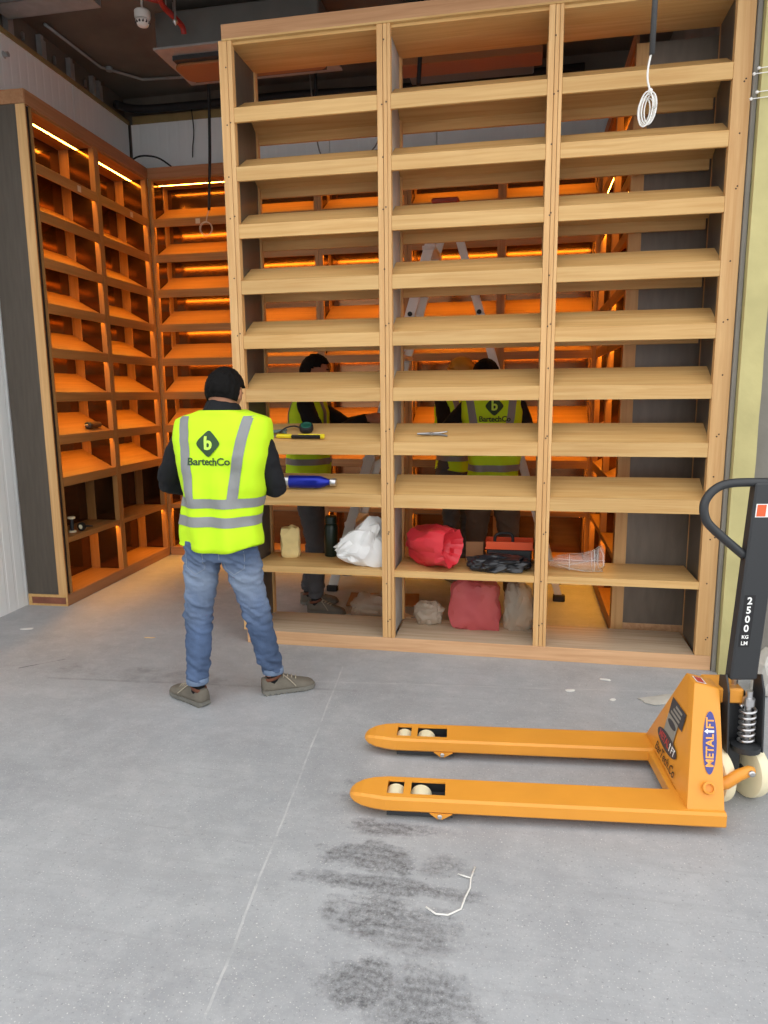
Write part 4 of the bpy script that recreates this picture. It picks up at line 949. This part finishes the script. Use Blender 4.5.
o = crumple('refuse_sack', (1.63, .105, ZF_), (.42, .20, .12), BLKBAG, 6, .24, 2.6, 4, hf=.3); o.rotation_euler = (0, 0, .12); tag(o, 'shiny black refuse sack folded flat in front of the orange tool tray', 'sack')
tb = empty('tool_tray', (1.69, .315, ZF_), 0, 'black tool box with orange tray and carry handle behind the black sack', 'tool box')
ORG = mat('orange_plastic', lin(226, 82, 28), .45)
MB().box(-.14, .14, -.07, .07, 0, .10).obj('box', BLACKP, tb, bevel=.008)
MB().box(-.15, .15, -.078, .078, .101, .112).box(-.15, -.144, -.078, .078, .112, .15).box(.144, .15, -.078, .078, .112, .15).box(-.15, .15, -.078, -.072, .112, .15).box(-.15, .15, .072, .078, .112, .15).obj('tray', ORG, tb)
MB().tube(catmull([(-.09, -.03, .11), (-.09, -.03, .17), (-.06, -.03, .195), (.0, -.03, .195), (.02, -.03, .17), (.02, -.03, .11)], 4), .010, 8).obj('carry_handle', BLACKR, tb, True)
cb = MB().box(-.055, .055, -.004, .004, 0, .13).box(-.055, .055, .004, .05, 0, .006).obj('card_offcut', mat('brown_card', lin(168, 122, 84), .85, var=.08), None)
cb.location = (1.468, .33, ZF_); cb.rotation_euler = (.12, 0, .1); tag(cb, 'upright piece of brown card between red bag and tool tray', 'cardboard')
# flat shelf, right bay: clear film bag
o = pouch('film_bag', CLEAR, [((-.20, 0, .04), .02, .02, 0), ((-.15, 0, .05), .06, .035, .2), ((-.08, 0, .05), .08, .045, .2), ((0, 0, .055), .10, .05, 0), ((.06, 0, .065), .11, .06, 0), ((.11, 0, .075), .105, .07, -.2), ((.10, 0, .075), .10, .065, -.2)], 9.1, .0015)
o.location = (2.135, .19, ZF_); tag(o, 'crumpled clear film bag with open mouth on the right bay', 'bag')
FILMW = mat('film_fold', lin(225, 224, 220), .4, alpha=.75); vv = [v.co.copy() for v in o.data.vertices]
for k, n_ in ((6, 'rim'), (4, 'fold'), (2, 'fold')):
    MB().tube([vv[k*40+j % 40] for j in range(41)], .0022, 5).obj(n_, FILMW, o, True)
for j in (4, 14, 22, 33): MB().tube([vv[k*40+(j+k) % 40] for k in range(1, 7)], .0016, 5).obj('fold', FILMW, o, True)
# bottom board
o = crumple('film_bag', (1.475, .295, ZB+.001), (.34, .18, .37), PINKF, 15, .10, 5, 4); tag(o, 'tall pink translucent film bag on the bottom board of the middle bay', 'bag')
o = crumple('film_bag', (1.755, .31, ZB+.001), (.20, .16, .36), HAZEF, 17, .14, 3.4, 4, hf=.5); tag(o, 'hazy film bag squeezed between pink bag and post', 'bag')
o = crumple('film_bag', (1.17, .32, ZB+.001), (.22, .15, .19), HAZEF, 19, .2, 2.6, 4, hf=.4); tag(o, 'low hazy film bag slumped left of the pink bag', 'bag')
o = crumple('film_bag', (.72, .62, 0), (.34, .22, .22), HAZEF, 23, .2, 2.6, 4, hf=.4); tag(o, 'hazy film bag on the floor behind the left bay', 'bag')
def sheet(name, c, w_, d_, rz, m, label, cat, th=.006, seed=1, lift=.02):
    o = MB().grid(lambda u, v: V(((u-.5)*w_, (v-.5)*d_, th + lift*max(0, noise.noise(V((u*2.2, v*2.2, seed)))))), 10, 10).obj(name, m, None, True)
    md = o.modifiers.new('s', 'SOLIDIFY'); md.thickness = th; md.offset = -1
    o.location = c; o.rotation_euler = (0, 0, rz); return tag(o, label, cat)
sheet('card_sheet', (.72, 1.06, 0), .55, .34, .12, mat('tan_card', lin(158, 116, 76), .85, var=.1), 'brown card sheet lying on the floor behind the left bay', 'cardboard')
sheet('paper_scrap', (.53, .53, .0), .12, .08, .2, mat('white_paper', lin(225, 215, 196), .8), 'white paper scrap on the floor left of the hazy bag', 'paper', .001, 2)
sheet('paper_scrap', (.95, .72, .0), .14, .07, -.5, mat('white_paper_b', lin(215, 200, 176), .8), 'paper scrap on the floor right of the hazy bag', 'paper', .001, 3)
# things on the left bookcase
dr = empty('cordless_screwdriver', onB(.705, .062, ZK[6]+.088), HALF+TB, 'slim cordless screwdriver lying on a lit shelf of the left bookcase', 'screwdriver')
MB().lathe([(.012, -.11), (.024, -.105), (.026, -.03), (.022, .02), (.022, .03)], 18, (0, 0, 0), (1, 0, 0)).obj('body', mat('tool_brown', lin(96, 66, 40), .5), dr, 'auto')
MB().lathe([(.023, -.15), (.029, -.145), (.029, -.115), (.022, -.108)], 18, (0, 0, 0), (1, 0, 0)).obj('chuck', BLACKP, dr, 'auto')
MB().lathe([(.004, -.19), (.006, -.188), (.01, -.15)], 10, (0, 0, 0), (1, 0, 0)).obj('bit', STEEL, dr, 'auto')
for i, (y, d, nm, lb) in enumerate(((.27, .09, 'cable_drum', 'small white and black cable drum on the flat shelf of the left bookcase'), (.33, .045, 'tape_roll', 'black tape roll at the front edge of the flat shelf, left bookcase'))):
    o = empty(nm, onB(y, d, .5265), .3, lb, ('drum', 'tape')[i])
    if i == 0:
        MB().lathe([(.012, .0), (.014, .02), (.014, .09), (.012, .11)], 14, (0, 0, 0)).obj('core', BLACKP, o, 'auto')
        for z in (.0, .11): MB().lathe([(.002, z), (.028, z), (.03, z+.004), (.03, z+.012), (.028, z+.016), (.002, z+.016)], 20, (0, 0, 0)).obj('flange', CREAM, o, 'auto')
    else:
        MB().lathe([(.018, -.012), (.034, -.012), (.034, .012), (.018, .012), (.018, -.012)], 22, (0, 0, .036), (.4, 1, 0)).obj('roll', BLACKR, o, 'auto')
        MB().lathe([(.016, -.0125), (.0178, -.0125), (.0178, .0125), (.016, .0125)], 22, (0, 0, .036), (.4, 1, 0)).obj('core', CREAM, o, 'auto')
o = MB().limb([(-.05, 0, .006), (0, .006, .009), (.045, -.004, .006)], [.005, .009, .004], 8).obj('rag_strip', BLACKR, None, True); o.location = onB(.49, .10, .526); o.rotation_euler = (0, 0, .8); tag(o, 'small dark strip of rag on the flat shelf, left bookcase', 'rag')
# ------------------------------------------------------------------ ceiling services
ac = empty('ac_unit', (-.36, 1.47, 4.08), 0, 'grey ceiling air conditioner with brown panel hanging above the left corner', 'air conditioner')
MB().box(-.63, .63, -.30, .30, .06, .31).obj('casing', ACGREY, ac, bevel=.01)
MB().box(-.645, .645, -.315, .315, .052, .066).obj('flange', GALV, ac)
MB().box(-.55, .55, -.2, .2, .02, .051).obj('air_slot', BLACKP, ac)
pl_ = []
for sx_, sy_ in ((1, -1), (1, 1), (-1, 1), (-1, -1)):
    for k in range(6):
        t = math.atan2(sy_, sx_) - math.pi/4 + math.pi/2*k/5; pl_.append((sx_*.50+.08*math.cos(t), sy_*.07+.08*math.sin(t)))
MB().prism(pl_, 2, 0, .02).obj('grille_panel', BRONZEP, ac, bevel=.004)
for x in (-.5, .5):
    for y in (-.25, .25): MB().tube([(x, y, .31), (x, y, ZC-4.08)], .005, 6).obj('hanger_rod', STEEL, ac)
ac2 = empty('ac_unit', (1.28, 1.85, 4.08), 0, 'ceiling air conditioner with brown panel seen through the top of the middle bay', 'air conditioner')
MB().box(-.50, .50, -.35, .35, .06, .34).obj('casing', ACGREY, ac2, bevel=.01)
MB().box(-.56, .56, -.16, .06, 0, .058).obj('grille_panel', BRONZEP, ac2, bevel=.006)
for x in (-.4, .4): MB().tube([(x, 0, .34), (x, 0, ZC-4.08)], .005, 6).obj('hanger_rod', STEEL, ac2)
sd = empty('smoke_detector', (-.975, .97, 4.22), 0, 'white domed smoke detector below the ceiling by the red pipe', 'smoke detector')
MB().lathe([(.052, .085), (.056, .08), (.056, .045), (.05, .028)], 28).obj('base', WHITEP, sd, 'auto')
MB().lathe([(.05, .028), (.048, .01), (.036, -.012), (.015, -.022), (.001, -.023)], 28).obj('dome', WHITEP, sd, True)
for k in range(12):
    a = 2*math.pi*k/12; MB().box(-.006, .006, -.003, .003, -.008, .008).obj('slot', BLACKP, sd, loc=(.045*math.cos(a), .045*math.sin(a), .006))
MB().tube([(0, 0, .085), (0, 0, ZC-4.22)], .008, 8).obj('stem', WHITEP, sd)
rp = empty('sprinkler_pipe', (-.9, 1.3, 4.36), 0, 'red sprinkler pipe running under the ceiling beside the smoke detector', 'pipe')
_q = V((-.9, 1.3, 4.36))
MB().tube(catmull([at(140, -60, Y=.2)-_q, at(160, 0, Y=.80)-_q, at(173, 16, Y=.95)-_q, at(182, 26, Y=1.05)-_q, at(184, 34, Y=1.08)-_q], 5), .02, 12).obj('pipe', REDP, rp, True)
MB().tube([at(162, 2, Y=.82)-_q, at(130, -6, Y=.80)-_q], .016, 10).obj('branch', REDP, rp, True)
MB().tube([at(166, 8, Y=.88)-_q, V((at(166, 8, Y=.88)-_q).xy[:] + (ZC-4.36,))], .005, 6).obj('hanger_rod', STEEL, rp)
o = MB().tube([(0, 0, 0), (0, 0, .14)], .008, 8).lathe([(.002, -.035), (.02, -.012), (.016, 0), (.008, .004)], 10, (0, 0, 0)).obj('drop_rod', STEEL, None, 'auto'); o.location = (-.705, .93, ZC-.27); tag(o, 'short steel drop rod with anchor tip in front of the air conditioner', 'rod')
MB().tube([(0, 0, .14), (0, 0, .27)], .004, 6).obj('thread', GALV, o)
# cable tray along the top left
tr = empty('cable_tray', (-1.85, .80, 4.32), 0, 'perforated steel cable tray under the ceiling at the top left', 'cable tray')
MB().box(-.15, .60, -.10, .10, 0, .003).box(-.15, .60, -.10, -.097, 0, .05).box(-.15, .60, .097, .10, 0, .05).obj('channel', GALV, tr)
for k in range(9):
    MB().box(-.012, .012, -.0015, .0015, -.006, .006).obj('perforation', BLACKP, tr, loc=(-.12+k*.078, -.1008, .026))
for x in (0, .5): MB().tube([(x, 0, 0), (x, 0, ZC-4.32)], .005, 6).obj('hanger_rod', STEEL, tr)
o = MB().tube([(-1.95, 1.25, ZC-.025), (-1.95, 2.0, ZC-.025), (-1.72, 2.3, ZC-.025), (-1.2, 2.35, ZC-.025)], .012, 8).obj('conduit', GALV, None, True); tag(o, 'thin steel conduit running along the ceiling above left bookcase', 'conduit')
o = MB().lathe([(.03, 0), (.03, .03), (.02, .035)], 14, (-1.9, 2.05, ZC-.04)).obj('junction_box', GALV, None, 'auto'); tag(o, 'small round junction box on the ceiling conduit', 'junction box')
BC = mat('black_lagging', lin(26, 26, 27), .7, bump=.4, bscale=30)
o = MB().tube(catmull([(-1.98, 2.25, 4.24), (-1.85, 2.45, 4.26), (-1.3, 2.55, 4.29), (-.4, 2.56, 4.30), (.6, 2.55, 4.27), (2.2, 2.55, 4.30)], 6), .035, 10).obj('lagged_pipe', BC, None, True); tag(o, 'thick black lagged pipe running along the top of the back wall', 'pipe')
def hang(name, pts, r, m, label, cat, par=None):
    o = MB().tube(catmull(pts, 6), r, 8).obj(name, m, par, True)
    return tag(o, label, cat) if par is None else o
hc = empty('hanging_cable', at(209, 210, Y=1.84), 0, 'black hanging cable with a pale wire coil in front of the back bookcase', 'cable')
MB().tube(catmull([(.05, 0, ZC-hc.location.z), (.05, 0, 1.0), (.03, .01, .5), (.0, 0, .0)], 6), .013, 8).obj('sheath', BLACKR, hc, True)
MB().tube(catmull([(0, 0, 0), (-.015, -.01, -.05), (-.03, 0, -.09)], 4), .004, 6).tube([V((-.035+.055*math.cos(t*.35), .01*math.sin(t*.2), -.15+.055*math.sin(t*.35))) for t in range(40)], .004, 6).obj('wire_coil', mat('pale_wire', lin(200, 180, 160), .5), hc, True)
wc = empty('hanging_cable', (2.306, -.4, 3.135), 0, 'black hanging cable ending in a coil of white wire before the right bay', 'cable')
MB().tube([(.004, 0, ZC-3.135), (.003, 0, .3), (0, 0, 0)], .0135, 10).obj('sheath', mat('grey_black_sheath', lin(62, 62, 62), .6, bump=.4, bscale=80), wc, True)
MB().tube(catmull([(0, 0, .02), (-.012, 0, -.04), (-.014, 0, -.10), (.0, 0, -.155)], 5), .0048, 8).obj('wire', WHITEP, wc, True)
for k in range(6):
    rx, rz_ = .034+.004*(k % 3)-.002*k, .066-.004*k
    ox = (-.010, .006, -.002, .012, -.014, .003)[k]
    pts = [V((ox-.008-.010*math.sin(t*2*math.pi/24)*1 + rx*math.cos(t*2*math.pi/24)*.9 - .30*rz_*math.sin(-t*2*math.pi/24)*.9, -.012+.006*k, -.235+.004*(k % 2)+rz_*1.15*math.sin(t*2*math.pi/24))) for t in range(25)]
    MB().tube(pts, .0034, 6).obj('coil_loop', WHITEP, wc, True)
MB().ell((.0, -.002, -.157), (.012, .02, .014), None, 10, 8).obj('knot', WHITEP, wc, True)
hang('wall_cable', [(-1.42, 2.63, 4.36), (-1.40, 2.63, 4.1), (-1.42, 2.63, 3.95), (-1.425, 2.63, 3.86)], .005, BLACKR, 'thin dark cable hanging down the back wall above the bookcase', 'cable')
hang('loose_cable', [(-1.93, 2.25, 3.70), (-1.82, 2.32, 3.80), (-1.65, 2.36, 3.79), (-1.5, 2.38, 3.69)], .008, BLACKR, 'black loose cable arching over the corner of the lit bookcases', 'cable')
for i, (x, y, z1, lb) in enumerate(((.02, 1.9, 3.72, 'black drop cable behind the top of the left bay, left one'), (.62, 1.7, 3.6, 'black drop cable behind the top of the left bay, beside the post'))):
    hang('drop_cable', [(x, y, ZC), (x+.01, y, 4.1), (x-.01, y, z1)], .014, BLACKR, lb, 'cable')
hang('looped_wire', [(-.12, 2.2, ZC), (-.05, 2.2, 3.74), (.05, 2.2, 3.62), (.2, 2.2, 3.58), (.35, 2.2, 3.62), (.5, 2.2, 3.78), (.55, 2.2, ZC)], .006, mat('grey_wire', lin(120, 116, 110), .6), 'grey wire sagging behind the second opening of left bay', 'wire')
hang('angled_pipe', [(1.02, 1.2, ZC), (1.0, 1.2, 4.05), (.98, 1.2, 3.74)], .016, BLACKR, 'black vertical pipe behind the top of the middle bay', 'pipe')
# wall lamp stub at far left
o = MB().lathe([(.03, 0), (.03, .02), (.018, .03), (.018, .06)], 14, (0, 0, 0), (1, 0, 0)).obj('wall_bolt', GALV, None, 'auto'); o.location = at(1, 55, X=XL+.0); tag(o, 'steel bolt head on the white panel wall above bookcase', 'bolt')
# ------------------------------------------------------------------ scraps on the floor
PAPW = mat('chip_white', lin(222, 220, 214), .8)
def scrap(px, py, w_, d_, h_, rz, m, label, cat, name, seed):
    p = at(px, py, z=0); o = crumple(name, (p.x, p.y, 0), (w_, d_, h_), m, seed, .18, 3.5, 2); o.rotation_euler = (0, 0, rz); return tag(o, label, cat)
scrap(570, 691, .06, .035, .008, .3, PAPW, 'white plaster chip on the floor nearest the middle of the plinth', 'chip', 'plaster_chip', 31)
scrap(605, 680, .07, .03, .008, -.2, PAPW, 'white plaster chip on the floor close to the right bay plinth', 'chip', 'plaster_chip', 32)
scrap(613, 700, .04, .03, .006, .9, PAPW, 'smallest white plaster chip, right of the other chips', 'chip', 'plaster_chip', 33)
scrap(150, 638, .09, .012, .008, .1, mat('pale_stick', lin(216, 186, 140), .8), 'thin pale wood splinter on the floor left of the man', 'splinter', 'wood_splinter', 34)
scrap(27, 629, .10, .045, .004, .4, PAPW, 'white paper scrap on the floor near the left bookcase', 'paper', 'paper_scrap', 35)
scrap(665, 700, .30, .12, .012, .4, mat('dried_mortar', lin(190, 186, 176), .95, bump=.6, bscale=40, var=.12), 'flat patch of dried mortar on the floor behind the pallet truck', 'mortar', 'mortar_patch', 36)
scrap(700, 694, .16, .09, .012, -.4, mat('dried_mortar_b', lin(176, 172, 164), .95, bump=.6, bscale=40, var=.12), 'smaller mortar patch beside the foot of the column', 'mortar', 'mortar_patch', 37)
scrap(766, 694, .16, .16, .30, .4, mat('rough_concrete_lump', lin(206, 204, 196), .95, bump=.8, bscale=30, var=.12), 'rough pale concrete block on the floor behind the tow handle', 'block', 'concrete_block', 38)
pts = [at(x, y, z=.004) for x, y in ((475, 867), (471, 878), (470, 888), (465, 898), (461, 909), (448, 915), (436, 914), (426, 907))]
o = MB().tube(pts, .0031, 6).obj('cable_tie', WHITEP, None, True)
MB().tube([at(471, 878, z=.004), at(466, 876.5, z=.008), at(458, 874, z=.004)], .0026, 6).obj('branch', WHITEP, o, True)
tag(o, 'bent white plastic tie lying on the floor in front of the pallet truck', 'tie')
